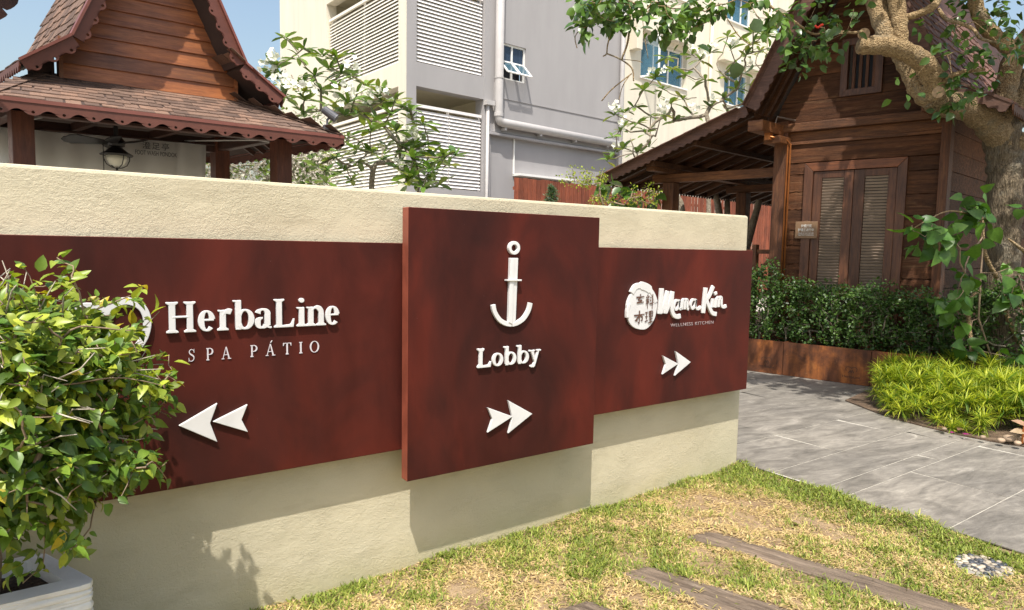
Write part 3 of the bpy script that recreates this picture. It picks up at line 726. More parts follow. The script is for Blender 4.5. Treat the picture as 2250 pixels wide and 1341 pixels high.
# dead leaves and small stones lying in the grass
def litter_leaf(x, y, z, s, c, label):
    P = np.array([[x, y, z]]); a = rng.uniform(0, 6.3); V, T, Cc = leaf_mesh(P, np.array([[math.cos(a), math.sin(a), .15]]), np.array([[.1, -.1, 1.]]), s, s * .3, np.array([c]), 'leaf', .15, .35)
    o = put_leaves('fallen_leaf', [(V, T, Cc)], 'leaf_thin', None); return tag(o, label, 'leaf', 'leaves fallen on the ground')
litter_leaf(3.52, 2.12, -.012, .06, (.42, .30, .24), 'curled pale leaf lying on the dry patch of the lawn')

# ================================================================== white planter and bush
ZT = .42
out = [(-1.6, 2.500), (-.9, 2.507), (.045, 2.513), (.078, 2.522), (.084, 2.55), (-.046, 2.855), (-.075, 2.872), (-1.6, 2.872)]
inn = [(-1.54, 2.575), (-.9, 2.577), (-.012, 2.58), (.0, 2.59), (-.085, 2.80), (-.10, 2.81), (-1.54, 2.81)]
pt = thing('planter_box', 'white planter with rough carved sides at the foot of the bush', 'planter', (-.6, 2.68, -.12))
def carved(path, z0, z1, nz=150, ds=.008):
    p = np.array(path); d = np.r_[0, np.cumsum(np.linalg.norm(np.diff(p, axis=0), axis=1))]; s = np.arange(0, d[-1], ds)
    X = np.interp(s, d, p[:, 0]); Y = np.interp(s, d, p[:, 1]); tx = np.gradient(X); ty = np.gradient(Y); l = np.hypot(tx, ty); nx, ny = ty / l, -tx / l
    z = np.linspace(z0, z1, nz); S_, Z_ = np.meshgrid(s, z, indexing='ij'); g = np.zeros_like(S_)
    for k in range(9):
        f = 170 + 85 * k + rng.uniform(-20, 20); ph = rng.uniform(0, 6, 3); g += np.sin(Z_ * f + ph[0] + 1.6 * np.sin(S_ * (5 + 2.1 * k) + ph[1]) + .8 * np.sin(S_ * 17 + ph[2])) / (1 + .35 * k)
    g = np.clip(g / 2.2, -1, 1); g = np.where(g > -.15, .25 * g, 1.3 * g); dep = .008 * g
    dep *= np.clip((Z_ - z0) / .02, 0, 1) * np.clip((z1 - Z_) / .006, 0, 1)
    V = np.stack([X[:, None] + nx[:, None] * dep, Y[:, None] + ny[:, None] * dep, Z_], -1).reshape(-1, 3)
    n, Fc = len(s), []
    for i in range(n - 1):
        for j in range(nz - 1): a = i * nz + j; Fc.append((a, a + nz, a + nz + 1, a + 1))
    return V, Fc
V, Fc = carved(out[:6], -.14, ZT); b = MB(); b.add(V, Fc); b.build('carved_side', 'white_carved', pt, smooth=True)
b = MB(); m_ = 8; A = [np.array((x, y, ZT - .001)) for x, y in out]; B_ = [np.array((x, y, ZT + .004)) for x, y in [inn[0], inn[1], inn[2], inn[2], inn[3], inn[4], inn[5], inn[6]]]
b.add(A + B_ + [q - np.array((0, 0, .12)) for q in B_], [(i, (i + 1) % 8, 8 + (i + 1) % 8, 8 + i) for i in range(8)] + [(8 + i, 8 + (i + 1) % 8, 16 + (i + 1) % 8, 16 + i) for i in range(8)]); b.build('rim', 'white_carved', pt)
b = MB(); b.prism([(x, y, ZT - .045) for x, y in inn], (0, 0, .004)); so_ = b.build('soil', 'potting_soil', pt)
# crumbs on the soil
cr = MB()
for k in range(420):
    x, y = rng.uniform(-.5, .0), rng.uniform(2.585, 2.80)
    if x > -.005 - (y - 2.59) * .4: continue
    s = rng.uniform(.003, .009); q = rand_dirs(4); cr.add([np.array((x, y, ZT - .038)) + v * s * np.array((1.6, 1.2, .6)) for v in q], [(0, 1, 2), (0, 2, 3), (0, 3, 1), (1, 3, 2)])
o = cr.build('soil_crumbs', 'bed_soil', pt); o['kind'] = 'stuff'

bush = thing('leafy_bush', 'dense yellow-green bougainvillea bush spilling over the left sign', 'bush', (-.18, 2.67, .39))
CB = np.array((-.235, 2.44, 1.03)); RB = np.array((.545, .37, .435))
tips = []
while len(tips) < 900:
    d = rand_dirs(1, .15)[0]; r = rng.uniform(.45, 1) ** .6
    lump_ = 1 + .07 * math.sin(d[0] * 7 + 1) + .06 * math.sin(d[2] * 9 + d[1] * 5); q = CB + np.sign(d) * np.abs(d) ** .74 * RB * r * rng.uniform(.85, 1.06) * lump_
    if q[1] > 2.80 or q[2] < .50 or (q[2] < .72 and q[0] > .12): continue
    tips.append(q)
tips += [np.array(p) for p in [(.02, 2.45, 1.50), (.06, 2.42, 1.475), (.25, 2.48, 1.40), (.22, 2.42, 1.385), (.30, 2.5, 1.32), (.325, 2.5, 1.17), (.33, 2.44, 1.12), (.33, 2.47, 1.03), (.315, 2.45, .97), (.29, 2.4, .90), (.06, 2.40, .60), (.08, 2.46, .63), (.03, 2.44, .57), (.18, 2.5, .72), (.22, 2.5, .74), (-.1, 2.45, .50), (-.05, 2.5, .52), (-.16, 2.4, 1.47), (-.26, 2.45, 1.49)]]
mb, pts, ends = grow([(-.20, 2.69, .36), (-.19, 2.67, .50), (-.20, 2.62, .66), (-.22, 2.55, .82)], tips, .0016, 2.25, 5, 0, .07)
mb.build('stems', 'bark_twig', bush, smooth=True)
P, D, N, L, C_ = [], [], [], [], []
for i, e in ends:
    t = np.array(tips[i]); outd = _n((t - CB) / RB); 
    for k in range(random.randint(10, 14)):
        back = rng.uniform(0, .10); base = t - outd * back + rng.normal(size=3) * .012
        d = _n(outd * .7 + rng.normal(size=3) * .75 + np.array((0, 0, -.12))); P.append(base); D.append(d)
        N.append(_n(np.array((-.25, -.35, 1.)) + rng.normal(size=3) * .45 + outd * .5)); L.append(rng.uniform(.024, .056))
        sunlit = rng.random() < (.62 if outd[2] > .1 else .22)  # paler tones favoured towards the top paint its sunlight into the leaf colour
        if sunlit: c = tones(1, (.22, .30, .035), (.40, .45, .055), .14)[0]
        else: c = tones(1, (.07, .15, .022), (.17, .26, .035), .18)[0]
        if rng.random() < .02: c = np.array((.45, .36, .03))
        C_.append(c)
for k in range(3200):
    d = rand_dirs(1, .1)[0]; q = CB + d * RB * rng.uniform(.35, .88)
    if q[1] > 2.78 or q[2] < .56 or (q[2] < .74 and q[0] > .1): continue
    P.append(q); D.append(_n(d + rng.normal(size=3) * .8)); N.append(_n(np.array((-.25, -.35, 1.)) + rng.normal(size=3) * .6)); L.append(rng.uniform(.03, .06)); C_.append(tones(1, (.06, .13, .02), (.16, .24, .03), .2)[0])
P, D, N, L, C_ = map(np.array, (P, D, N, L, C_))
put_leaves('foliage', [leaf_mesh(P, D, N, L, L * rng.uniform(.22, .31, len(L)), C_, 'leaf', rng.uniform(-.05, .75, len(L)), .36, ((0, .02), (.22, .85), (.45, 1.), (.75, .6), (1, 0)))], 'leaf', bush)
# bare woody twigs poking through the foliage
tw = MB()
for k in range(240):
    d = rand_dirs(1, .5)[0]; a = CB + d * RB * rng.uniform(.6, .85); e = a + _n(d * RB + rng.normal(size=3) * .25) * rng.uniform(.07, .17)
    if a[1] > 2.75 or e[1] > 2.8: continue
    m_ = (a + e) / 2 + rng.normal(size=3) * .02; tw.tube([a, m_, e], [.0028, .0022, .0012], 5)
tw.build('bare_twigs', 'bark_pale', bush, smooth=True)['kind'] = 'stuff'
tw = MB(); tw.tube([at(-40, 815, 2.2), at(60, 825, 2.15), at(105, 845, 2.18), at(130, 880, 2.25)], [.009, .009, .0085, .008], 8); tw.build('bent_branch', 'twig_red', bush, smooth=True)
# ================================================================== pavilion beyond the wall
wood('teak_siding', (.16, .045, .012), (.36, .13, .038), 'x', 0, .42, .12, .8, .28, .5)
wood('teak_post', (.062, .018, .009), (.125, .038, .017), 'z', 0, .5, .15, .8, .15)
wood('teak_dark', (.030, .010, .006), (.065, .022, .012), 'x', 0, .6, .2, .8, .2)
plain('fascia_red', (.112, .036, .023), .5, .15, 9, spec=.45)
plain('fascia_cap', (.18, .058, .042), .45, .12, 9)
def shingle():
    m, t, b = _nodes('shingle'); n = _noise(t, _coord(t), 160, 3, .7); big = _noise(t, _coord(t), 5, 3)
    col = _ramp(t, n, [(.3, (.085, .055, .043)), (.55, (.185, .125, .097)), (.75, (.28, .20, .16))])
    oi = t.nodes.new('ShaderNodeObjectInfo'); col = _mix(t, col, _ramp(t, oi.outputs['Random'], [(0, (.62, .60, .60)), (.5, (.95, .92, .9)), (1, (1.32, 1.2, 1.1))]), 1, 'MULTIPLY')
    col = _mix(t, col, _ramp(t, big, [(.3, (.8, .8, .8)), (.7, (1.1, 1.1, 1.1))]), 1, 'MULTIPLY')
    t.links.new(col, b.inputs['Base Color']); b.inputs['Roughness'].default_value = .85; b.inputs['Specular IOR Level'].default_value = .25
    _bump(t, b, n, .5, .004)
shingle()
plain('roof_underlay', (.05, .03, .024), .9, .2)
plain('fan_black', (.012, .010, .010), .4, .1); plain('lamp_glass', (.62, .60, .50), .35, .05, spec=.6)
plain('canvas', (.88, .865, .82), .9, .03, 3, bump=.2, bscale=5); plain('canvas_ink', (.03, .026, .024), .7, .1)
plain('metal_rod', (.42, .40, .38), .4, .1, metal=.3)

def shingle_mesh(w_, l_, t_, mat, name):
    """a slightly bowed shake: x across, y up the slope, z off the roof; butt end thicker"""
    b = MB(); b.hexa([(-w_ / 2, 0, 0), (w_ / 2, 0, 0), (w_ / 2, l_, 0), (-w_ / 2, l_, 0), (-w_ / 2, .002, t_), (w_ / 2, .002, t_), (w_ / 2, l_, t_ * .25), (-w_ / 2, l_, t_ * .25)])
    return raw([np.array(v) for v in b.V], b.F, mat, name=name)
def shingle_plane(parent, name, me, p00, eu, ev, ulen, vlen, wd, expo, inside=None, jit=.1, cap=300, lift=.004):
    """rows of shingles on the plane p00 + a*eu + b*ev (eu along the eave, ev up the slope)"""
    eu, ev = _n(eu), _n(ev); nn = _n(np.cross(eu, ev)); nrow = int(vlen / expo) + 1; c = 0
    for r in range(nrow):
        y = r * expo; x = -wd * ((r % 2) * .5 + rng.uniform(0, .3))
        while x < ulen:
            xx = x + wd / 2
            if (inside is None or inside(xx, y)) and c < cap and wd * .35 < xx < ulen - wd * .35:
                sc = 1 + rng.uniform(-jit, jit) * .4; up = _n(ev * 1.0 + nn * -.03)
                piece(name, me, parent, np.array(p00) + eu * xx + ev * (y + rng.uniform(-jit, jit) * .05) + nn * lift, np.array([eu * sc, up, _n(np.cross(eu, up))]).T); c += 1
            x += wd
def scallop(mb, a, b, drop, depth, pitch, thick, hole=True, along_n=None, mi=0, low=None):
    """fretted board hanging below the line a-b: rounded lobes with a drilled hole in each"""
    a, b = np.array(a, float), np.array(b, float); ln = np.linalg.norm(b - a); n = max(1, round(ln / pitch)); e = (b - a) / n; up = np.array((0, 0, 1.)) if low is None else -_n(low)
    nn = _n(np.cross(e, up)) * thick if along_n is None else np.array(along_n) * thick
    for k in range(n):
        o = a + e * k; top, bot = [], []
        for j in range(13):
            f = j / 12; x = abs(f - .5) * 2
            d = depth * (math.sqrt(max(0, 1 - (x / .62) ** 2)) if x < .55 else .46 - .38 * math.sin((x - .55) / .45 * math.pi / 2) * 1.1) if True else 0
            top.append(o + e * f); bot.append(o + e * f - up * (drop + d))
        if hole:
            r = depth * .27; hc = o + e * .5 - up * (drop + depth * .42); eu_ = _n(e); mid = []
            H = [hc + (eu_ * math.cos(t) + up * math.sin(t)) * r for t in np.linspace(math.pi, 0, 7)]; Hb = [hc + (eu_ * math.cos(t) + up * math.sin(t)) * r for t in np.linspace(math.pi, 2 * math.pi, 7)]
            # upper ribbon runs along the top edge to the hole's upper rim, lower ribbon from its lower rim to the lobes
            lvl = [p_ - up * (drop + depth * .42) for p_ in top]; i0 = 3; i1 = 9
            mids_u = [lvl[j] if (j <= i0 or j >= i1) else None for j in range(13)]; mids_l = list(mids_u)
            mids_u[i0:i1 + 1] = H; mids_l[i0:i1 + 1] = Hb
            t2 = list(top); t2[i0:i1 + 1] = [o + e * (i0 / 12 + (i1 - i0) / 12 * q / 6) for q in range(7)]
            mb.strip(t2, mids_u, nn, mi=mi); mb.strip(mids_l, bot, nn, mi=mi)
        else: mb.strip(top, bot, nn, mi=mi)
    return mb

EH, EV0, EV1, EZ = 1.43, 0.0, 2.62, 2.667          # eave half width, front and back, height
pv = thing('garden_pavilion', 'teak pavilion with steep gable and shingled skirt roof behind the wall', 'pavilion', PAV(0, 1.2, 0))
for u, v in ((-1.09, .55), (1.09, .55), (1.09, 1.94), (-1.09, 1.94)):
    b = MB(); b.box(PAV, u - .078, u + .078, v - .075, v + .075, -.03, 2.80); b.build('post', 'teak_post', pv, bevel=.006)
for v in (.55, 1.94):
    b = MB(); b.box(PAV, -1.15, 1.15, v - .05, v + .05, 2.62, 2.78); b.build('tie_beam', 'teak_dark', pv, bevel=.006)
for u in (-1.09, 1.09):
    b = MB(); b.box(PAV, u - .049, u + .049, .605, 1.885, 2.64, 2.77); b.build('side_beam', 'teak_dark', pv, bevel=.006)
for u in (-.36, .36):
    b = MB(); b.box(PAV, u - .03, u + .03, .62, 1.88, 2.70, 2.78); b.build('ceiling_joist', 'teak_dark', pv)
# skirt roof
GV, GZ = .93, 3.05; TU = .86
sk = MB()
fr_, bk_ = (EV0, GV), (EV1, 1.75)
def skq(pts): 
    P = [PAV(*p) for p in pts]; sk.prism(P, (0, 0, -.035))
skq([(-EH, EV0, EZ), (EH, EV0, EZ), (TU, GV, GZ), (-TU, GV, GZ)])
skq([(EH, EV0, EZ), (EH, EV1, EZ), (TU, 1.75, GZ), (TU, GV, GZ)])
skq([(-EH, EV1, EZ), (-EH, EV0, EZ), (-TU, GV, GZ), (-TU, 1.75, GZ)])
skq([(EH, EV1, EZ), (-EH, EV1, EZ), (-TU, 1.75, GZ), (TU, 1.75, GZ)])
sk.build('skirt_roof', ['roof_underlay'], pv)
for s in (-1, 1):       # rafters seen from below on the right side
    for k in range(4):
        v = .98 + k * .24; barpiece('rafter', 'teak_dark', pv, PAV(s * (EH - .06), v, EZ - .05), PAV(s * .80, v, GZ - .04), .045, .05)
sm = shingle_mesh(.128, .17, .009, 'shingle', 'roof_shingle')
p0 = PAV(-EH, EV0, EZ); eu = PAV.u; ev = PAV(0, GV, GZ) - PAV(0, EV0, EZ); sl_ = np.linalg.norm(ev)
fv = lambda y: y / sl_
skew = (PAV.v[0] * GV) / sl_
def inside_front(x, y):
    f = y / sl_; lo = (EH - TU) * f; return lo - .02 <= x + 0 <= 2 * EH - lo + .02
# slope axis at right angles to the eave
evp = ev - eu * (ev @ eu); evl = np.linalg.norm(evp)
def inside_front2(x, y):
    f = y / evl; sh = (ev @ eu) * f; lo = (EH - TU) * f + sh; return lo - .01 <= x <= 2 * EH - (EH - TU) * f + sh + .01 and f < 1.02
shingle_plane(pv, 'shingle', sm, p0, eu, evp, 2 * EH, evl + .02, .13, evl / 8.0, inside_front2, .5)
# right side slope and hips (seen at the corner)
evR = PAV(TU, 0, GZ) - PAV(EH, 0, EZ); euR = PAV.v; q = evR - euR * (evR @ euR)
shingle_plane(pv, 'shingle', sm, PAV(EH, EV0, EZ), euR, q, EV1, np.linalg.norm(q), .13, .125, lambda x, y: x > y * 1.6 and x < EV1 - y * 1.3, .3)
for s in (-1, 1):
    a, b_ = PAV(s * EH, EV0, EZ + .006), PAV(s * TU, GV, GZ + .006); n = 9
    for k in range(n):
        p, q = a + (b_ - a) * k / n, a + (b_ - a) * (k + 1.15) / n; barpiece('hip_shingle', 'shingle', pv, p + np.array((0, 0, .006)), q + np.array((0, 0, .002)), .12, .006)
# eave trim all round
for nm, a, b_, inw in (('front', (-EH, EV0), (EH, EV0), None), ('right', (EH, EV0), (EH, EV1), None), ('left', (-EH, EV0), (-EH, EV1), None), ('back', (-EH, EV1), (EH, EV1), None)):
    A, B_ = PAV(*a, EZ), PAV(*b_, EZ)
    m = MB(); m.bar(A + np.array((0, 0, -.012)), B_ + np.array((0, 0, -.012)), .05, .03); m.build('eave_edge', 'fascia_cap', pv)
    m = MB(); scallop(m, A + np.array((0, 0, -.028)), B_ + np.array((0, 0, -.028)), .050, .045, .205, .018); m.build('fretted_fascia', 'fascia_red', pv)
# gable wall of lapped planks
GC, GHB, SLP = .06, .745, 2.3
zk, kn, apex = 3.35, .723, 5.0
BV = .55                                             # barge board plane
zt = GZ + .0; lapp = .1385
k = 0
while zt < 4.75:
    hw = lambda z: GHB if z < 3.40 else max(.05, GHB - (z - 3.40) / SLP)
    z1 = min(zt + lapp, 4.8); a0, a1 = hw(zt), hw(z1); b = MB()
    P = [PAV(GC - a0, GV - .020, zt), PAV(GC + a0, GV - .020, zt), PAV(GC + a0, GV + .03, zt), PAV(GC - a0, GV + .03, zt), PAV(GC - a1, GV - .002, z1 + .006), PAV(GC + a1, GV - .002, z1 + .006), PAV(GC + a1, GV + .03, z1 + .006), PAV(GC - a1, GV + .03, z1 + .006)]
    b.hexa(P); b.build('gable_plank', 'teak_siding', pv, bevel=.003); zt = z1
for s in (-1, 1):
    b = MB(); b.box(PAV, GC + s * (GHB + .014) - .016, GC + s * (GHB + .014) + .016, GV - .03, GV + .05, GZ - .01, 3.42); b.build('corner_board', 'teak_siding', pv)
# steep roof, flared at the knee
UV1 = 2.30
for s in (-1, 1):
    b = MB(); b.prism([PAV(.013, BV + .0, apex), PAV(.013 + s * kn, BV, zk), PAV(.013 + s * kn, UV1, zk), PAV(.013, UV1, apex)], np.array((s * -.03, 0, -.012))); b.build('steep_roof', 'roof_underlay', pv)
    b = MB(); b.prism([PAV(.013 + s * kn, BV, zk), PAV(.013 + s * 1.09, BV, 3.08), PAV(.013 + s * 1.09, UV1, 3.08), PAV(.013 + s * kn, UV1, zk)], np.array((0, 0, -.03))); b.build('flared_roof', 'roof_underlay', pv)
    eu = PAV.v; ev = PAV(0, 0, apex) - PAV(s * kn, 0, zk); q = ev - eu * (ev @ eu); e0 = PAV(.013 + s * kn, BV, zk)
    if s < 0: shingle_plane(pv, 'shingle', sm, PAV(.013 + s * kn, UV1, zk), -eu, q, UV1 - BV, 1.5, .13, .125, None, .5, 150)
    else: shingle_plane(pv, 'shingle', sm, e0, eu, q, UV1 - BV, .9, .13, .125, None, .5, 60)
    ev2 = PAV(s * kn, 0, zk) - PAV(s * 1.09, 0, 3.08); q2 = ev2 - eu * (ev2 @ eu)
    shingle_plane(pv, 'shingle', sm, PAV(.013 + s * 1.09, UV1 if s < 0 else BV, 3.08), -eu if s < 0 else eu, q2, UV1 - BV, np.linalg.norm(q2) + .02, .13, .115, None, .5, 80)
    # barge boards with scalloped lower edge, then a thin cap
    A, K, E_ = PAV(.013, BV - .02, apex), PAV(.013 + s * kn, BV - .02, zk), PAV(.013 + s * 1.10, BV - .02, 3.075)
    for a, b_, nm in ((A, K, 1), (K, E_, 2)):
        d = _n(b_ - a); low = np.cross(d, PAV.v * -1.); low = low if low[2] < 0 else -low
        m = MB(); scallop(m, a, b_, .085, .045, .155, .022, True, _n(np.cross(PAV.u, (0, 0, 1.))), low=low); m.build('barge_board', 'fascia_red', pv)
        m = MB(); m.bar(a - low * .004 - PAV.v * .012, b_ - low * .004 - PAV.v * .012, .07, .022, up=tuple(-low)); m.build('barge_cap', 'fascia_cap', pv)
    m = MB(); scallop(m, PAV(.013 + s * 1.10, BV, 3.07), PAV(.013 + s * 1.10, UV1, 3.07), .035, .05, .075, .015, False); m.build('fretted_fascia', 'fascia_red', pv)
    b = MB(); b.box(PAV, GC + s * .80 - .012, GC + s * .80 + .012, GV + .06, 1.8, 2.95, 3.30); b.build('side_boarding', 'teak_dark', pv)
# ceiling boards under the gable
b = MB(); b.box(PAV, -.84, .84, .78, 1.72, 2.935, 2.955); b.build('ceiling', 'teak_dark', pv)
for a, b_ in ((PAV(-1.0, .60, 2.6), PAV(-.55, 1.2, 2.80)), (PAV(1.0, .6, 2.62), PAV(.45, 1.5, 2.8)), (PAV(1.06, .75, 2.66), PAV(.7, 1.9, 2.72))):
    m = MB(); m.tube([a, b_], .008, 6); m.build('tension_rod', 'metal_rod', pv)
# canvas screen at the back with its lettering
ct = thing('canvas_screen', 'off-white canvas screen lettered Foot Wash Pondok inside the pavilion', 'screen', (.7, 8.45, 1.3))
V = []; Fc = []; nx = 90; X0, X1 = -1.05, 1.515
for i in range(nx + 1):
    x = X0 + (X1 - X0) * i / nx; yy = 8.30 + .012 * math.sin(x * 9) + .02 * math.exp(-((x - 1.21) / .035) ** 2) + .012 * math.sin(x * 23)
    V += [(x - (.05 if i == nx else 0), yy + .02, 1.2), (x, yy, 2.66 + .012 * (x - .2))]
Fc = [(2 * i, 2 * i + 2, 2 * i + 3, 2 * i + 1) for i in range(nx)]; b = MB(); b.add(V, Fc); o = b.build('cloth', 'canvas', ct, smooth=True)
sd = o.modifiers.new('thick', 'SOLIDIFY'); sd.thickness = .004
m = MB(); m.tube([(X0 - .1, 8.325, 2.662), (X1 + .1, 8.325, 2.69)], .014, 8); m.build('rail', 'teak_dark', ct)
printed('lettering', ct, 'FOOT WASH PONDOK', (.795, 8.24, 2.50), .067, 'canvas_ink', width=.405, right=(1, 0, .005))
for k, ch in enumerate('澄足亭'): printed('lettering', ct, ch, (.865 + k * .092, 8.24, 2.572), .082, 'canvas_ink')
# ceiling fan with lantern
fn = thing('ceiling_fan', 'black ceiling fan with lantern hanging in the pavilion', 'fan', (.595, 7.85, 2.2))
FX = np.array((.595, 7.85, -.075))
b = MB(); b.lathe(FX, [(.02, 2.66), (.02, 2.95)], 10); b.build('down_rod', 'fan_black', fn)
b = MB(); b.lathe(FX, [(.03, 2.575), (.075, 2.59), (.085, 2.64), (.05, 2.68), (.02, 2.70)], 18); b.build('motor', 'fan_black', fn)
b = MB(); b.lathe(FX, [(.145, 2.495), (.15, 2.508), (.10, 2.535), (.055, 2.575), (.04, 2.585)], 20); b.build('lamp_hood', 'fan_black', fn)
b = MB(); b.lathe(FX, [(.03, 2.395), (.065, 2.41), (.088, 2.45), (.095, 2.494)], 18); b.build('lamp_globe', 'lamp_glass', fn, smooth=True)
for a in range(4):
    t = a * math.pi / 2 + .4; c, s = math.cos(t), math.sin(t); m = MB()
    m.tube([FX + np.array((c * r, s * r, z)) for r, z in ((.13, 2.50), (.128, 2.46), (.10, 2.405), (.05, 2.378), (.004, 2.37))], .005, 6); m.build('cage_wire', 'fan_black', fn)
b = MB(); b.lathe(FX, [(.004, 2.345), (.012, 2.36), (.006, 2.38)], 8); b.build('finial', 'fan_black', fn)
for a in (177, 201, 298, 262, 95):
    t = R_(a); d = np.array((math.cos(t), math.sin(t), 0)); s = np.array((-d[1], d[0], .35)); m = MB()
    P = [FX + d * .08 + s * .03, FX + d * .38 + s * .07, FX + d * .44 + s * .045, FX + d * .46, FX + d * .44 - s * .045, FX + d * .38 - s * .07, FX + d * .08 - s * .03]
    m.prism([p + np.array((0, 0, 2.615)) for p in P], (0, 0, .008)); m.build('blade', 'fan_black', fn)
m = MB(); m.tube([FX + np.array((-.12, -.1, 2.60)), FX + np.array((-.12, -.1, 2.2))], .004, 5); m.build('pull_cord', 'fan_black', fn)
# spotlight on the eave corner
sp = thing('spotlight', 'small dark grey spotlight on the pavilion roof corner', 'spotlight', PAV(1.33, .10, EZ + .06))
plain('lamp_grey', (.10, .10, .11), .45, .1, metal=.4)
q = PAV(1.34, .12, EZ + .055); b = MB(); b.lathe(q, [(.045, 0), (.045, .05), (.03, .06)], 14); b.build('base', 'lamp_grey', sp)
b = MB(); b.tube([q + np.array((0, 0, .05)), q + np.array((.0, 0, .11)), q + np.array((.03, -.01, .14))], .012, 8); b.build('bracket', 'lamp_grey', sp)
b = MB(); d = _n((.55, -.3, -.45)); c = q + np.array((.02, -.02, .17)); b.tube([c - d * .08, c - d * .07, c + d * .07, c + d * .08], [.03, .042, .046, .05], 14); b.build('lamp_head', 'lamp_grey', sp)
# eave corner of a neighbouring roof at the top edge of the view
ne = thing('neighbour_eave', 'dark shingled roof corner poking into the sky at top left', 'roof', at(-60, -40, 4.3))
for poly in ([(-60, -60), (70, -60), (42, -4), (39, 8), (32, 15), (24, 20), (15, 23), (-60, -14)], [(-60, -12), (4, 17), (17, 32), (13, 37), (2, 43), (-60, 75)], [(-60, 70), (-20, 55), (-12, 70), (-60, 95)]):
    b = MB(); d = at(0, 0, 4.3) - CAM; b.prism([at(x, y, 4.3 + .003 * x) for x, y in poly], _n(d) * .03); b.build('shingle', 'teak_dark', ne)
b = MB(); b.prism([at(x, y, 4.36) for x, y in ((-300, -260), (60, -200), (28, -10), (-8, 20), (-300, 60))], _n(at(0, 0, 4.3) - CAM) * .05); b.build('eave_board', 'teak_dark', ne)

# ================================================================== apartment building
plain('render_grey', (.32, .307, .308), .8, .05, 1.2, bump=.1, bscale=30, stretch=(2., 2., .5)); plain('render_cream', (.66, .61, .50), .8, .07, 1.5, bump=.1, bscale=30, stretch=(2.5, 2.5, .35))
plain('slat_white', (.76, .73, .71), .6, .05, 4, tint=.06); plain('slat_cream', (.80, .76, .67), .6, .05, 4, tint=.06)
plain('pipe_grey', (.44, .42, .41), .5, .05); plain('trim_white', (.78, .77, .74), .5, .04)
plain('recess', (.40, .36, .25), .85, .08)
plain('curtain_blue', (.030, .20, .36), .7, .25, 2.5, stretch=(9, 9, .3)); plain('dark_room', (.015, .015, .02), .6, .1)
def glassmat(name, tint, a):
    m, t, b = _nodes(name); b.inputs['Base Color'].default_value = (*tint, 1); b.inputs['Roughness'].default_value = .03; b.inputs['Alpha'].default_value = a; b.inputs['Specular IOR Level'].default_value = .6
    m.blend_method = 'BLEND' if hasattr(m, 'blend_method') else None
glassmat('pane', (.10, .22, .30), .42); glassmat('pane_dark', (.03, .05, .09), .75)
bd = thing('apartment_building', 'grey and cream apartment block with louvred balconies and outside pipes', 'building', BLD(4, 3, 0))
def wallbox(name, mat, *a, bev=0): b = MB(); b.box(BLD, *a); return b.build(name, mat, bd, bevel=bev)
TOP = 15.5
# corner bay: pillars, beams, recessed balconies
wallbox('corner_pillar', 'render_grey', .003, .28, .003, .36, 0, TOP); wallbox('corner_return', 'render_cream', -.02, .0, .0, .355, 0, TOP)
wallbox('pillar', 'render_grey', 2.36, 2.62, -.004, .36, 0, TOP)
wallbox('end_pillar', 'render_cream', -.015, .3, 4.46, 4.62, 0, TOP)
for z0, z1 in ((0, 3.08), (5.50, 6.08), (8.52, 9.1), (11.52, 12.1), (14.5, 15.4)):
    wallbox('floor_beam', 'render_grey', .28, 2.36, .003, .30, z0, z1); wallbox('floor_beam', 'render_cream', -.012, .26, .36, 4.46, z0, z1)
    if z0 > 1: wallbox('floor_slab', 'recess', .26, 2.6, .30, 4.5, z0 + .05, z1 - .06)
wallbox('back_wall', 'recess', .3, 2.62, 4.5, 4.6, 0, TOP); wallbox('back_wall', 'recess', 2.5, 2.62, .36, 4.5, 0, TOP)
slatg, slatc = 'slat_white', 'slat_cream'
def louvre(z0, z1, lo, hi, side, mat, nbay):
    """framed panel of tilted slats"""
    n = round((z1 - z0 - .10) / .0885); w_ = (hi - lo) / nbay
    for k in range(nbay):
        a, c = lo + k * w_ + .012, lo + (k + 1) * w_ - .012
        for i in range(n):
            z = z0 + .03 + .0885 * i
            if side == 'front': P, Q = BLD(a, .10, z + .03), BLD(c, .10, z + .03); d = -BLD.v
            else: P, Q = BLD(.10, a, z + .03), BLD(.10, c, z + .03); d = -BLD.u
            up = _n(np.array((0, 0, .62)) + d * .9)
            barpiece('louvre_slat', mat, bd, P, Q, .090, .012, tuple(up))
        for z in (z1 - .06,):
            if side == 'front': barpiece('louvre_rail', mat, bd, BLD(a, .08, z + .03), BLD(c, .08, z + .03), .07, .07)
            else: barpiece('louvre_rail', mat, bd, BLD(.08, a, z + .03), BLD(.08, c, z + .03), .07, .07)
        for x in (a, c):
            if side == 'front': barpiece('louvre_stile', mat, bd, BLD(x, .15, z0), BLD(x, .15, z1), .04, .03, tuple(BLD.u))
            else: barpiece('louvre_stile', mat, bd, BLD(.15, x, z0), BLD(.15, x, z1), .04, .03, tuple(BLD.v))
louvre(3.09, 5.08, .29, 2.34, 'front', slatg, 2); louvre(6.10, 8.09, .29, 2.34, 'front', slatg, 1)
louvre(3.09, 5.08, .37, 4.44, 'side', slatc, 2); louvre(6.10, 8.09, .37, 4.44, 'side', slatc, 2)
louvre(9.12, 10.2, .37, 4.44, 'side', slatc, 1)
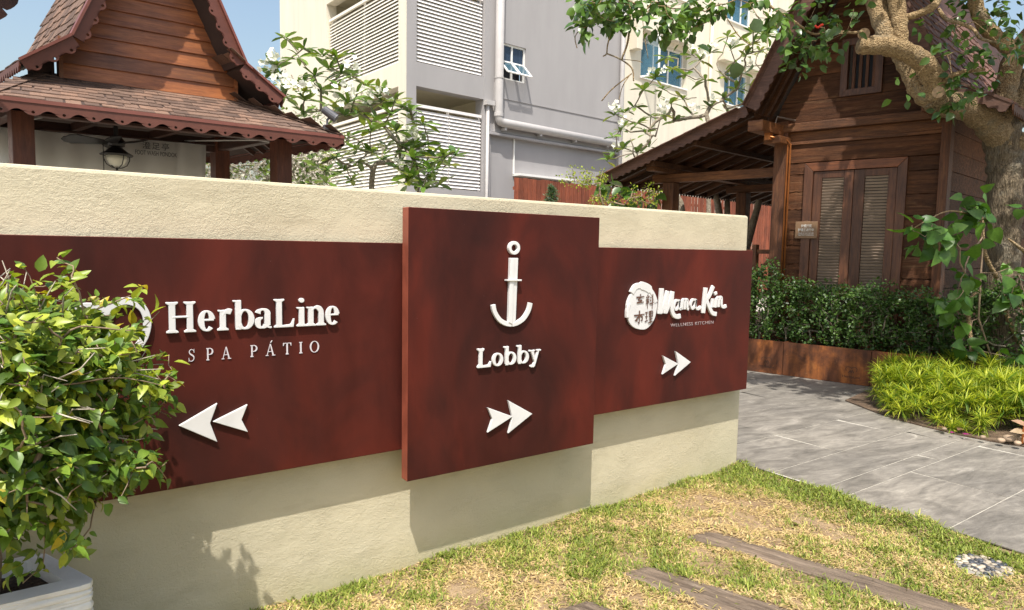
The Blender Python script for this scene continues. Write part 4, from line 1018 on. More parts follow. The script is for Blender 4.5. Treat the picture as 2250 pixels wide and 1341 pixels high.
# grey wall to the right, lower band set back under a ledge
wallbox('grey_wall', 'render_grey', 2.62, 7.80, .0, .25, 4.70, 7.07 - .92)
gw = [(2.62, 2.885, 6.15, 7.10), (3.81, 7.80, 6.15, 7.10)]
for a in gw: wallbox('grey_wall', 'render_grey', a[0], a[1], .0, .25, a[2], a[3])
wallbox('grey_wall', 'render_grey', 2.62, 7.80, .0, .25, 7.10, TOP)
wallbox('lower_wall', 'render_grey', 2.62, 7.80, .06, .30, 0, 4.70)
wallbox('ledge', 'render_grey', 2.50, 7.80, -.10, .06, 4.60, 4.67, bev=.01); wallbox('string_course', 'render_grey', 2.84, 7.80, -.018, .0, 5.615, 5.655)
wallbox('lower_pipe_trunk', 'trim_white', 3.45, 3.485, .02, .06, 3.60, 4.60); wallbox('canopy_edge', 'trim_white', 3.45, 5.75, -.25, .06, 3.585, 3.645)
wallbox('pilaster_edge', 'pipe_grey', 2.70, 2.735, -.016, .0, 4.7, 6.0)
# window in the grey wall with its lower sashes pushed out
wallbox('dark_room', 'dark_room', 2.9, 3.8, .26, .32, 6.1, 7.15)
def winframe(par, fr, u0, u1, z0, z1, v, mull, bars, wd=.045):
    for a in ((u0, u0 + wd, z0, z1), (u1 - wd, u1, z0, z1), (u0 + wd, u1 - wd, z0, z0 + wd), (u0 + wd, u1 - wd, z1 - wd, z1)): boxpiece('window_frame', 'trim_white', par, fr, a[0], a[1], v, v + .05, a[2], a[3])
    for m in mull: boxpiece('window_frame', 'trim_white', par, fr, m - wd / 2, m + wd / 2, v + .002, v + .048, z0 + wd, z1 - wd)
    for m in bars: boxpiece('window_frame', 'trim_white', par, fr, u0 + wd, u1 - wd, v + .004, v + .046, m - wd / 2, m + wd / 2)
wn = MB(); wn.box(BLD, 2.90, 3.80, .085, .09, 6.63, 7.08); wn.build('pane', 'pane_dark', bd)
winframe(bd, BLD, 2.885, 3.81, 6.15, 7.10, .05, [3.35], [6.63])
for a, c in ((2.93, 3.33), (3.37, 3.77)):
    T0, B0 = BLD(a, .05, 6.62), BLD(a, -.30, 6.27); T1, B1 = BLD(c, .05, 6.62), BLD(c, -.30, 6.27)
    for p, q in ((T0, T1), (B0, B1), (T0, B0), (T1, B1)): barpiece('sash', 'trim_white', bd, p, q, .05, .03, (0, -.7, .7))
    m = MB(); m.add([T0, T1, B1, B0], [(0, 1, 2, 3)]); m.build('pane', 'pane', bd)
# rain-water pipes
m = MB(); R0 = .115
m.tube([BLD(2.76, -.14, 12), BLD(2.76, -.14, 5.10), BLD(2.775, -.14, 5.02), BLD(2.82, -.14, 4.965), BLD(2.90, -.14, 4.945), BLD(7.9, -.14, 4.90)], R0, 14); m.build('waste_pipe', 'pipe_grey', bd, smooth=True)
for z in (6.08, 8.9): m = MB(); m.lathe(BLD(2.76, -.14, z), [(R0 + .012, 0), (R0 + .012, .05)], 14); m.build('pipe_collar', 'pipe_grey', bd)
m = MB(); m.lathe(BLD(2.76, -.14, 5.09), [(R0 + .015, 0), (R0 + .015, .10)], 14); m.build('pipe_collar', 'pipe_grey', bd)
for u in (3.0, 4.3, 5.7, 7.1): wallbox('pipe_bracket', 'pipe_grey', u - .03, u + .03, -.17, .0, 4.75, 4.83)
m = MB(); m.tube([BLD(7.74, -.10, 14), BLD(7.74, -.10, 0)], .075, 10); m.build('down_pipe', 'pipe_grey', bd, smooth=True)
m = MB(); m.tube([BLD(2.45, -.07, 5.35), BLD(2.45, -.07, 0)], .045, 8); m.build('down_pipe', 'pipe_grey', bd, smooth=True)
wallbox('rain_head', 'pipe_grey', 2.35, 2.62, -.16, -.01, 5.35, 5.47)
# cream wing beyond
cw = .25
WIN = [(9.05, 11.57, 7.32, 8.58), (13.95, 15.75, 7.22, 8.52), (13.95, 15.75, 10.3, 11.6), (17.6, 19.3, 10.3, 11.6), (17.6, 19.3, 7.22, 8.52), (9.05, 11.57, 10.3, 11.6)]
us = sorted({7.8, 42.0} | {w_[0] for w_ in WIN} | {w_[1] for w_ in WIN})
for a, c in zip(us[:-1], us[1:]):
    holes = sorted((w_[2], w_[3]) for w_ in WIN if w_[0] <= a + 1e-6 and w_[1] >= c - 1e-6); z = 0
    for h0, h1 in holes + [(TOP, TOP)]:
        if h0 > z + 1e-6: wallbox('cream_wall', 'render_cream', a, c, cw, cw + .25, z, h0)
        z = h1
for u0, u1, z0, z1 in WIN:
    wallbox('curtain', 'curtain_blue', u0 - .02, u1 + .02, cw + .30, cw + .32, z0 - .05, z1 + .05); m = MB(); m.box(BLD, u0, u1, cw + .205, cw + .21, z0, z1); m.build('pane', 'pane', bd)
    winframe(bd, BLD, u0, u1, z0, z1, cw + .17, [u0 + (u1 - u0) * .34, u0 + (u1 - u0) * .67], [], .05); wallbox('sill', 'trim_white', u0 - .04, u1 + .04, cw - .05, cw + .17, z0 - .05, z0 - .003)
# open casement and the hood round the first window
a, c = BLD(9.02, cw + .15, 0), BLD(9.30, cw - .55, 0)
for p, q in (((a, 7.32), (a, 8.58)), ((c, 7.32), (c, 8.58)), ((a, 7.32), (c, 7.32)), ((a, 8.58), (c, 8.58))): barpiece('sash', 'trim_white', bd, p[0] + np.array((0, 0, p[1])), q[0] + np.array((0, 0, q[1])), .055, .055, (.3, -.8, .01))
m = MB(); m.add([a + np.array((0, 0, 7.32)), c + np.array((0, 0, 7.32)), c + np.array((0, 0, 8.58)), a + np.array((0, 0, 8.58))], [(0, 1, 2, 3)]); m.build('pane', 'pane', bd)
wallbox('window_hood', 'render_cream', 8.45, 12.1, cw - .32, cw, 8.72, 9.1, bev=.01); wallbox('window_hood', 'render_cream', 8.45, 8.72, cw - .32, cw - .001, 8.05, 8.72, bev=.01)
wallbox('window_hood', 'render_cream', 13.4, 16.3, cw - .32, cw, 8.66, 9.0, bev=.01)
m = MB(); m.tube([BLD(12.9, cw - .08, 14), BLD(12.9, cw - .08, 0)], .06, 8); m.build('down_pipe', 'render_cream', bd, smooth=True)
m = MB(); m.tube([BLD(16.9, cw - .08, 14), BLD(16.9, cw - .08, 0)], .06, 8); m.build('down_pipe', 'render_cream', bd, smooth=True)
# blank cream tower at the back left
wallbox('cream_tower', 'render_cream', -.02, 2.6, 4.62, 8.03, 0, TOP + 2); wallbox('roof_slab', 'render_grey', -.3, 42, -.3, 8.3, TOP, TOP + .3)

# ================================================================== fence of red-brown pickets
wood('picket', (.17, .045, .022), (.29, .085, .042), 'z', 0, .6, .2, .8, .22)
fc = thing('picket_fence', 'tall red-brown wooden picket fence in front of the apartment block', 'fence', BLD(7, -1.8, 0))
u = 1.95
while u < 15:
    zt = 3.30 + rng.uniform(-.015, .015); boxpiece('picket', 'picket', fc, BLD, u, u + .128, -1.82, -1.80, 0, zt); u += .128 + (.018 if u < 6.2 else rng.choice([.012, .022, .036, .045]))
for z in (.5, 1.5, 2.1, 3.0): boxpiece('rail', 'picket', fc, BLD, 1.95, 15, -1.798, -1.75, z, z + .08)
# ================================================================== old timber house on the right
hr = -HOUSE.a
plain('plinth_stone', (.20, .17, .13), .85, .3, 8, bump=.5)
wood('old_plank', (.042, .0170, .0085), (.165, .069, .030), 'x', hr, .68, .55, .7, .35, .22, worn=(.22, .115, .056))
wood('old_post', (.048, .018, .008), (.18, .068, .025), 'z', 0, .55, .4, 1.0, .2, .4, worn=(.19, .085, .032))
wood('old_beam', (.060, .023, .010), (.25, .10, .035), 'x', hr, .55, .6, 1.0, .2, .35, worn=(.26, .12, .045))
wood('frame_red', (.058, .021, .011), (.165, .066, .029), 'z', 0, .45, .2, 1.0, .2, .5)
wood('frame_red_h', (.085, .028, .011), (.26, .088, .03), 'x', hr, .45, .2, 1.0, .2, .5)
wood('under_board', (.045, .018, .008), (.12, .050, .020), 'x', hr, .6, .4, 1.0, .35, .3)
wood('rake_board', (.075, .036, .025), (.17, .085, .058), 'x', hr, .55, .35, 1.0, .15, .4)
plain('slat_brown', (.23, .17, .125), .42, .15, 7, tint=.12, spec=.5); plain('copper_pipe', (.42, .15, .045), .35, .2, 12, metal=.6)
plain('brown_plaque', (.20, .115, .060), .5, .12, 6); plain('plaque_white', (.75, .73, .68), .6, .05); plain('iron_tube', (.16, .12, .10), .5, .2)
plain('roof_tile', (.135, .062, .043), .8, .3, 9, tint=.28, bump=.4, bscale=40)
hs = thing('timber_house', 'old dark teak house with steep gable and tiled roof behind the hedge', 'house', HOUSE(-.5, 2.5, 0))
WV = .75
UL, UR = -1.41, .36
def hb(name, mat, *a, bev=.004): b = MB(); b.box(HOUSE, *a); return b.build(name, mat, hs, bevel=bev)
hb('corner_post', 'old_post', -1.575, -1.40, WV - .07, WV + .10, 0, 3.34); hb('corner_post', 'old_post', .355, .452, WV - .045, WV + .10, 0, 3.34)
hb('floor_sill', 'old_beam', -1.7, .6, WV - .05, WV + .12, .28, .46)
# front wall planks
def planks(u0, u1, z0, z1, hgt=.235):
    z = z0
    while z < z1 - .02:
        zz = min(z + hgt * random.uniform(.85, 1.15), z1)
        if z1 - zz < .07: zz = z1
        b = MB(); d = random.uniform(-.006, .006); n = 7; V = []
        for i in range(n):
            f = i / (n - 1); w0 = rng.normal() * .003; w1 = rng.normal() * .003; uu = u0 + (u1 - u0) * f
            V += [HOUSE(uu, WV + d + rng.normal() * .0025, z + .004 + w0), HOUSE(uu, WV + d + rng.normal() * .0025, zz - .004 + w1), HOUSE(uu, WV + .045, z + .004 + w0), HOUSE(uu, WV + .045, zz - .004 + w1)]
        Fc = []
        for i in range(n - 1):
            a = i * 4; c = a + 4; Fc += [(a, c, c + 1, a + 1), (a + 2, a + 3, c + 3, c + 2), (a, a + 2, c + 2, c), (a + 1, c + 1, c + 3, a + 3)]
        Fc += [(0, 1, 3, 2), ((n - 1) * 4, (n - 1) * 4 + 2, (n - 1) * 4 + 3, (n - 1) * 4 + 1)]
        b.add(V, Fc); b.build('wall_plank', 'old_plank', hs, bevel=.004); z = zz
planks(UL, -1.165, .46, 2.77, .24); planks(.015, UR, .46, 2.77, .25); planks(UL, UR, 2.775, 3.02, .25)
hb('back_board', 'old_plank', UL, UR, WV + .05, WV + .07, .46, 3.2)
hb('moulding', 'old_beam', UL, UR, WV - .03, WV + .02, 3.02, 3.06); hb('moulding', 'old_beam', UL, UR, WV - .012, WV + .02, 3.062, 3.185)
hb('lintel_beam', 'old_beam', -1.62, .62, WV - .085, WV + .10, 3.187, 3.30, bev=.01)
# double door: frame, two leaves with louvres
dr = MB()
def frm(name, mat, u0, u1, z0, z1, v0=WV - .035, v1=WV + .04): b = MB(); b.box(HOUSE, u0, u1, v0, v1, z0, z1); return b.build(name, mat, hs, bevel=.005)
b = MB(); b.prism([HOUSE(-1.175, WV - .04, 2.765), HOUSE(-1.065, WV - .04, 2.652), HOUSE(-.08, WV - .04, 2.652), HOUSE(.022, WV - .04, 2.765)], HOUSE.v * .07); b.build('door_frame', 'frame_red_h', hs, bevel=.004)
b = MB(); b.prism([HOUSE(-1.178, WV - .039, 2.763), HOUSE(-1.178, WV - .039, .47), HOUSE(-1.066, WV - .039, .47), HOUSE(-1.066, WV - .039, 2.650)], HOUSE.v * .07); b.build('door_frame', 'frame_red', hs, bevel=.004)
b = MB(); b.prism([HOUSE(.025, WV - .039, 2.763), HOUSE(-.079, WV - .039, 2.650), HOUSE(-.079, WV - .039, .47), HOUSE(.025, WV - .039, .47)], HOUSE.v * .07); b.build('door_frame', 'frame_red', hs, bevel=.004)
for k, (u0, u1, g0, g1) in enumerate(((-1.060, -.577, -.958, -.688), (-.570, -.085, -.446, -.180))):
    b = MB(); b.box(HOUSE, u0, g0, WV - .022, WV + .02, .50, 2.645); leaf = b.build('door_leaf', 'frame_red', hs, bevel=.004)
    for a in ((g1, u1, .50, 2.645), (g0, g1, 2.558, 2.645), (g0, g1, .50, .68)):
        b = MB(); b.box(HOUSE, a[0], a[1], WV - .0225, WV + .0195, a[2], a[3]); b.build('stile' if a[0] == g1 else 'rail', 'frame_red', leaf, bevel=.004)
    z = .70
    while z < 2.55:
        barpiece('door_slat', 'slat_brown', leaf, HOUSE(g0 + .002, WV + .006, z), HOUSE(g1 - .002, WV + .006, z), .030, .026, tuple(_n(-HOUSE.v * .5 + np.array((0, 0, 1.))))); z += .0385
    b = MB(); b.box(HOUSE, g0, g1, WV + .024, WV + .03, .68, 2.56); b.build('dark_backing', 'dark_room', leaf)
# plaque
pq = thing('wooden_plaque', 'small brown wooden notice plaque hung beside the louvred doors', 'plaque', HOUSE(-1.105, WV - .05, 1.765))
b = MB(); b.box(HOUSE, -1.248, -.965, WV - .060, WV - .042, 1.765, 1.990); b.build('board', 'brown_plaque', pq, bevel=.006)
nU = HOUSE.u
printed('lettering', pq, '炉煨打扰', HOUSE(-1.172, WV - .062, 1.915), .045, 'plaque_white', right=nU, width=.135)
printed('lettering', pq, '护理正进行中', HOUSE(-1.208, WV - .062, 1.862), .045, 'plaque_white', right=nU, width=.20)
printed('lettering', pq, 'PLEASE DO NOT DISTURB', HOUSE(-1.205, WV - .062, 1.828), .021, 'plaque_white', right=nU, width=.195)
printed('lettering', pq, 'TREATMENT IN PROGRESS', HOUSE(-1.208, WV - .062, 1.803), .021, 'plaque_white', right=nU, width=.20)
m = MB(); m.tube([HOUSE(-1.15, WV - .052, 1.985), HOUSE(-1.107, WV - .05, 1.998), HOUSE(-1.06, WV - .052, 1.985)], .004, 5); m.build('cord', 'brown_plaque', pq)
# gable planks above the lintel
ap_u, kz, ku, slope = -.57, 3.485, 1.143, 1.96
def ghw(z): return max(.04, ku - .10 - max(0, z - kz + .08) / slope)
z = 3.305
WB = (-.80, -.315, 3.585, 4.30)                       # gable window with its frame
while z < 5.2:
    zz = min(z + random.uniform(.24, .33), 5.25)
    if abs(zz - WB[2]) < .08: zz = WB[2]
    if z < WB[3] < zz + .06: zz = WB[3]
    segs = [(-1, 1)] if (zz <= WB[2] + 1e-6 or z >= WB[3]) else [(-1, 0), (0, 1)]
    for s0, s1 in segs:
        a0 = ap_u - ghw(z) if s0 < 0 else WB[1] - .03; a1 = ap_u + ghw(z) if s1 > 0 else WB[0] + .03; c0 = ap_u - ghw(zz) if s0 < 0 else WB[1] - .03; c1 = ap_u + ghw(zz) if s1 > 0 else WB[0] + .03
        if c1 - c0 < .02: continue
        d = random.uniform(-.004, .008); b = MB(); b.hexa([HOUSE(a0, WV + d, z + .003), HOUSE(a1, WV + d, z + .003), HOUSE(a1, WV + .05, z + .003), HOUSE(a0, WV + .05, z + .003), HOUSE(c0, WV + d, zz - .003), HOUSE(c1, WV + d, zz - .003), HOUSE(c1, WV + .05, zz - .003), HOUSE(c0, WV + .05, zz - .003)]); b.build('gable_plank', 'old_plank', hs, bevel=.004)
    z = zz
u0, u1, z0, z1 = WB; fw = .082
for P in ([(u0, z0), (u1, z0), (u1 - fw, z0 + fw), (u0 + fw, z0 + fw)], [(u0, z1), (u0 + fw, z1 - fw), (u1 - fw, z1 - fw), (u1, z1)], [(u0, z0), (u0 + fw, z0 + fw), (u0 + fw, z1 - fw), (u0, z1)], [(u1, z0), (u1, z1), (u1 - fw, z1 - fw), (u1 - fw, z0 + fw)]):
    b = MB(); b.prism([HOUSE(p[0], WV - .035, p[1]) for p in P], HOUSE.v * .07); b.build('window_frame', 'frame_red', hs, bevel=.003)
b = MB(); b.box(HOUSE, u0 + fw, u1 - fw, WV + .10, WV + .12, z0, z1); b.build('dark_backing', 'dark_room', hs)
for k in range(4):
    uu = u0 + fw + .045 + k * .078; b = MB(); b.box(HOUSE, uu, uu + .034, WV - .005, WV + .02, z0 + fw, z1 - fw); b.build('window_bar', 'old_post', hs)
# side wall on the right
for k in range(12):
    za = .46 + k * .235
    if za > 3.2: break
    b = MB(); b.box(HOUSE, .40 + .004 * (k % 2), .445 + .004 * (k % 2), WV + .10, 6.0, za + .003, min(za + .232, 3.24)); b.build('wall_plank', 'old_plank', hs, bevel=.004)
hb('side_backing', 'old_plank', .33, .385, WV + .1, 6.0, .3, 3.24)
hb('plate_beam', 'old_beam', .37, .50, WV + .1, 6.0, 3.24, 3.36)
# roof: steep slopes, veranda slope on the left
RV0, RV1 = .15, 6.2
apx = (ap_u, kz + ku * slope)
def slab(name, mat, a, b_, v0, v1, th):
    m = MB(); P = [HOUSE(a[0], v0, a[1]), HOUSE(b_[0], v0, b_[1]), HOUSE(b_[0], v1, b_[1]), HOUSE(a[0], v1, a[1])]
    nn = _n(np.cross(P[1] - P[0], P[3] - P[0])); nn = nn if nn[2] > 0 else -nn; m.prism(P, -nn * th); return m.build(name, mat, hs)
kL, kR = (ap_u - ku, kz), (ap_u + ku, kz); lowL = (-3.965, 2.672)
slab('steep_roof', 'under_board', apx, kL, RV0 + .02, RV1, .03); slab('steep_roof', 'under_board', apx, kR, RV0 + .02, RV1, .03)
slab('veranda_roof', 'under_board', kL, lowL, RV0 + .02, RV1, .025)
fl = (ap_u + ku + .55, kz - .30); slab('flared_eave', 'under_board', kR, fl, RV0 + .02, RV1, .03)
# rafters under the veranda and under the left overhang
dv = np.array(HOUSE(lowL[0], 0, lowL[1]) - HOUSE(kL[0], 0, kL[1]))
for k in range(15):
    v = .34 + k * .40; a = HOUSE(kL[0], v, kL[1] - .065); c = HOUSE(lowL[0] + .04, v, lowL[1] - .062); barpiece('rafter', 'under_board', hs, a, c, .055, .07)
for k in range(4):
    v = .30 + k * .16; barpiece('rafter', 'under_board', hs, HOUSE(kL[0] + .03, v, kL[1] - .06), HOUSE(ap_u - .12, v, apx[1] - .35), .05, .06, up=tuple(HOUSE.v))
for f in (.33, .62): 
    q = np.array(kL) * (1 - f) + np.array(lowL) * f; barpiece('purlin', 'under_board', hs, HOUSE(q[0], .2, q[1] - .13), HOUSE(q[0], 6.1, q[1] - .13), .07, .07)
# barge boards, scalloped on the lower edge
def barge(a, b_, drop, name='barge_board', mat='rake_board', pitch=.112, dep=.022):
    A, B_ = HOUSE(a[0], RV0, a[1]), HOUSE(b_[0], RV0, b_[1]); d = _n(B_ - A); nn = _n(np.cross(HOUSE.u, (0, 0, 1.))); low = np.cross(d, nn); low = low if low[2] < 0 else -low
    m = MB(); scallop(m, A, B_, drop, dep, pitch, .028, False, nn * 1., low=low); m.build(name, mat, hs)
    m = MB(); m.bar(A - low * .002 + nn * -.006, B_ - low * .002 + nn * -.006, .085, .028, up=tuple(-low)); m.build('barge_cap', 'rake_board', hs)
    return A, B_, low
barge(apx, kL, .155); barge(kL, lowL, .105); barge(apx, kR, .155); barge(kR, fl, .105)
# tiles: edge rows along the rakes and the slope to the right of the gable
tm = shingle_mesh(.125, .20, .016, 'roof_tile', 'roof_tile')
evR = HOUSE(apx[0], 0, apx[1]) - HOUSE(kR[0], 0, kR[1]); euR = HOUSE.v; q = evR - euR * (evR @ euR)
def tin(x, y): return x < 4.6
shingle_plane(hs, 'roof_tile', tm, HOUSE(kR[0], RV0 - .03, kR[1]), euR, q, 3.6, 1.75, .13, .145, tin, .5, 300, .003)
evF = HOUSE(kR[0], 0, kR[1]) - HOUSE(fl[0], 0, fl[1]); q = evF - euR * (evF @ euR)
shingle_plane(hs, 'roof_tile', tm, HOUSE(fl[0], RV0 - .03, fl[1]), euR, q, 3.0, .62, .13, .15, None, .5, 110, .003)
evV = HOUSE(kL[0], 0, kL[1]) - HOUSE(lowL[0], 0, lowL[1]); evV /= np.linalg.norm(evV); lnV = np.linalg.norm(HOUSE(kL[0], 0, kL[1]) - HOUSE(lowL[0], 0, lowL[1]))
for r in range(int(lnV / .19)):
    for c in range(2):
        p = HOUSE(lowL[0], RV0 - .04 + c * .13, lowL[1]) + evV * r * .19 + np.array((0, 0, .006)); up = _n(np.cross(HOUSE.v, evV)); up = up if up[2] > 0 else -up
        piece('roof_tile', tm, hs, p, np.array([-HOUSE.v, evV * 1.1, up]).T)
evS = HOUSE(apx[0], 0, apx[1]) - HOUSE(kL[0], 0, kL[1]); lnS = np.linalg.norm(evS); evS /= lnS
for r in range(int(lnS / .19)):
    p = HOUSE(kL[0], RV0 - .03, kL[1]) + evS * r * .19; up = _n(np.cross(HOUSE.v, evS)); up = up if up[2] > 0 else -up
    piece('roof_tile', tm, hs, p + up * .012, np.array([-HOUSE.v, evS * 1.1, up]).T)
# eave fringe of the veranda
m = MB(); scallop(m, HOUSE(lowL[0] + .012, RV0, lowL[1] - .02), HOUSE(lowL[0] + .012, RV1, lowL[1] - .02), .06, .045, .085, .018, False); m.build('fretted_fascia', 'under_board', hs)
m = MB(); scallop(m, HOUSE(fl[0], RV0, fl[1] - .02), HOUSE(fl[0], RV1, fl[1] - .02), .06, .045, .085, .018, False); m.build('fretted_fascia', 'under_board', hs)
# veranda posts with swelling feet, beams, projecting ends
for v in (.85, 3.05, 5.2):
    b = MB(); b.box(HOUSE, -3.29, -3.11, v - .09, v + .09, 0, 2.62); b.build('veranda_post', 'old_post', hs, bevel=.012)
    b = MB(); b.box(HOUSE, -3.32, -3.08, v - .12, v + .12, 0, 2.05); 
    for i in (4, 5, 6, 7): b.V[i] = b.V[i] * 1.0
    b.build('post_foot', 'old_post', hs, bevel=.03)
    b = MB(); b.box(HOUSE, -3.5, -1.5, v - .05, v + .05, 2.62, 2.75); b.build('cross_beam', 'old_beam', hs, bevel=.008)
b = MB(); b.box(HOUSE, -3.27, -3.13, .30, 6.0, 2.755, 2.87); b.build('wall_plate', 'old_beam', hs, bevel=.01)
b = MB(); b.box(HOUSE, -1.66, -1.46, .10, 6.0, 3.15, 3.29); b.build('wall_plate', 'old_beam', hs, bevel=.01)
b = MB(); b.box(HOUSE, -1.60, -1.38, .42, .75, 3.02, 3.12); b.build('corbel', 'old_beam', hs, bevel=.01)
b = MB(); b.box(HOUSE, .30, .50, .12, .75, 3.18, 3.32); b.build('corbel', 'old_beam', hs, bevel=.01)
# house wall behind the veranda and its floor and rail
b = MB(); b.box(HOUSE, -1.60, -1.55, WV + .1, 6.0, .46, 3.2); b.build('side_wall', 'old_plank', hs)
b = MB(); b.box(HOUSE, -3.4, -1.5, .80, 6.0, .30, .44); b.build('veranda_floor', 'old_beam', hs)
b = MB(); b.box(HOUSE, -3.36, -1.60, .83, .88, 0, .30); b.build('floor_skirt', 'old_plank', hs)
for z in (.95, 1.55): 
    b = MB(); b.box(HOUSE, -3.2, -1.57, .80, .86, z, z + .06); b.build('rail', 'old_beam', hs)
for k in range(4):
    a = -3.18 + k * .40
    for c, d in ((a, a + .40), (a + .40, a)): barpiece('brace', 'old_beam', hs, HOUSE(c, .83 + (.012 if c > d else 0), 1.0), HOUSE(d, .83 + (.012 if c > d else 0), 1.55), .03, .045)
b = MB(); b.box(HOUSE, -1.86, -1.80, .77, .86, .44, 1.68); b.build('newel', 'old_post', hs, bevel=.006)
b = MB(); b.box(HOUSE, -2.1, -1.95, 2.6, 2.75, 2.05, 2.6); b.build('hanging_post', 'frame_red', hs)
hb('plinth', 'plinth_stone', -1.62, .44, WV + .0, 6.0, 0, .28)
# copper pipes down the corner
for du in (0, .035):
    m = MB(); m.tube([HOUSE(-1.52 + du, WV - .40, 3.10), HOUSE(-1.43 + du, WV - .16, 3.09), HOUSE(-1.388 + du, WV - .085, 3.03), HOUSE(-1.388 + du, WV - .085, .5)], .012, 8); m.build('copper_pipe', 'copper_pipe', hs, smooth=True)
m = MB(); m.tube([HOUSE(-1.30, WV - .1, 3.33), HOUSE(-1.47, WV - .25, 3.38), HOUSE(-1.49, WV - .3, 3.2), HOUSE(-1.50, WV - .35, 3.08)], .013, 8); m.build('conduit', 'iron_tube', hs, smooth=True)
b = MB(); b.box(HOUSE, -1.545, -1.475, WV - .42, WV - .34, 3.06, 3.16); b.build('junction_box', 'copper_pipe', hs)

# ================================================================== rusted steel planters in front of the house
segs = [(-1.99, -1.012), (-1.004, -.004), (.004, 1.0)]
labs = ['rusty steel planter trough at the left, beside the sign wall end', 'rusty steel planter trough in the middle of the row', 'rusty steel planter trough half hidden by the lime-green plants']
planters = []
for k, ((a, c), l) in enumerate(zip(segs, labs)):
    t = thing('steel_planter', l, 'planter', HOUSE((a + c) / 2, .28, 0), 'rusted steel planters along the house'); planters.append(t)
    for nm, bx in (('front_panel', (a, c, 0, .006, .004, .432)), ('back_panel', (a, c, .55, .556, .004, .432)), ('end_panel', (a, a + .006, .006, .55, .004, .430)), ('end_panel', (c - .006, c, .006, .55, .004, .430))):
        b = MB(); b.box(HOUSE, *bx); b.build(nm, 'corten', t)
    b = MB(); b.box(HOUSE, a + .007, c - .007, .007, .549, .30, .385); b.build('soil', 'potting_soil', t)
    # embossed emblem near the right end of each panel
    ec, ez = c - .20, .15; e = MB(); vv = -.0012
    def line(pts, w_=.006):
        pts = smooth_path(pts, 5); A, B_ = [], []
        for i, p in enumerate(pts):
            d = pts[min(i + 1, len(pts) - 1)] - pts[max(i - 1, 0)]; d = d / (np.linalg.norm(d) + 1e-9); nn = np.array((-d[1], d[0])) * w_ / 2
            A.append(HOUSE(*((p + nn)[0], vv, (p + nn)[1]))); B_.append(HOUSE((p - nn)[0], vv, (p - nn)[1]))
        e.strip(A, B_, -HOUSE.v * .001)
    line([(ec - .055, ez + .01), (ec - .062, ez + .04), (ec - .04, ez + .06), (ec - .01, ez + .052), (ec, ez + .045), (ec + .01, ez + .052), (ec + .04, ez + .06), (ec + .062, ez + .04), (ec + .055, ez + .01)])
    line([(ec - .03, ez - .015), (ec - .01, ez + .015), (ec, ez - .01), (ec + .012, ez + .02), (ec + .03, ez - .012)], .007)
    e.build('emblem', 'emboss', t)
    printed('lettering', t, 'HerbaLine', HOUSE(ec - .10, -.0015, ez - .075), .045, 'emboss', right=HOUSE.u, width=.20)
# ================================================================== vegetation
def barkmat(name, lo, mid, hi, vs=(5, 5, 1.3), bump=1.0):
    m, t, b = _nodes(name); co = _coord(t, vs); n = _noise(t, co, 5, 8, .7, .8); l = _noise(t, _coord(t), 3.0, 5, .6); v = t.nodes.new('ShaderNodeTexVoronoi'); v.inputs['Scale'].default_value = 9; t.links.new(co, v.inputs[0])
    col = _ramp(t, n, [(.3, lo), (.52, mid), (.72, hi)]); col = _mix(t, col, (.24, .24, .20), _ramp(t, l, [(.55, (0, 0, 0)), (.7, (.55, .55, .55))]))
    col = _mix(t, col, _ramp(t, v.outputs['Distance'], [(.02, (.6, .57, .55)), (.25, (1, 1, 1))]), .5, 'MULTIPLY')
    t.links.new(col, b.inputs['Base Color']); b.inputs['Roughness'].default_value = .85; b.inputs['Specular IOR Level'].default_value = .25
    _bump(t, b, _math(t, 'ADD', n, _math(t, 'MULTIPLY', v.outputs['Distance'], .8)), bump, .03)
barkmat('bark_trunk', (.085, .06, .038), (.19, .145, .092), (.33, .265, .175), (7, 7, 1.4), 1.5)
barkmat('bark_limb', (.13, .085, .045), (.36, .25, .13), (.56, .42, .25), (6, 6, 6), 1.0)
barkmat('bark_rough', (.15, .10, .055), (.34, .24, .13), (.54, .42, .26), (7, 7, 7), 1.3)
barkmat('bark_frangipani', (.13, .10, .07), (.25, .21, .155), (.36, .31, .25), (4, 4, 4), .4)
plain('cut_wood', (.20, .135, .075), .8, .3, 30); plain('flower_red', (.60, .03, .008), .5, .2)
leafmat('petal', .35, .6, .2, (1, 1, .97))

# ------------------------------------------------------------------ the big tree
tr = thing('old_tree', 'gnarled tree with thick pale limbs growing from the bed beside the house', 'tree', (8.62, 2.86, .03))
TD = 7.45
def px(L): return [at(x, y, d) for x, y, d in L]
def limb(name, L, radii_px, mat, seg=14, n=6, jit=.05):
    P = px(L); q = smooth_path([np.r_[p, r / F * l[2]] for p, r, l in zip(P, radii_px, L)], n); mb = MB(); rr = []
    for k, a in enumerate(q): rr.append(a[3] * (1 + .05 * math.sin(k * 1.7) + .03 * math.sin(k * 4.1)))
    mb.tube([a[:3] for a in q], rr, seg, jit=jit); return mb.build(name, mat, tr, smooth=True)
limb('trunk', [(2196, 870, TD), (2196, 800, TD), (2198, 700, TD), (2201, 600, TD), (2205, 500, TD), (2207, 420, TD), (2207, 350, TD), (2200, 290, TD), (2190, 250, TD)], [46, 40, 36, 34, 33, 33, 34, 37, 30], 'bark_trunk', 22, 8, .06)
limb('limb', [(2215, 330, TD), (2170, 265, TD - .1), (2120, 235, TD - .2), (2065, 226, TD - .3), (2045, 215, TD - .33)], [30, 31, 28, 27, 23], 'bark_rough', 16)
limb('limb', [(2060, 222, TD - .3), (2028, 200, TD - .28), (2005, 165, TD - .2), (1985, 130, TD - .12), (1968, 96, TD - .05)], [27, 24, 21, 19, 18], 'bark_limb', 14)
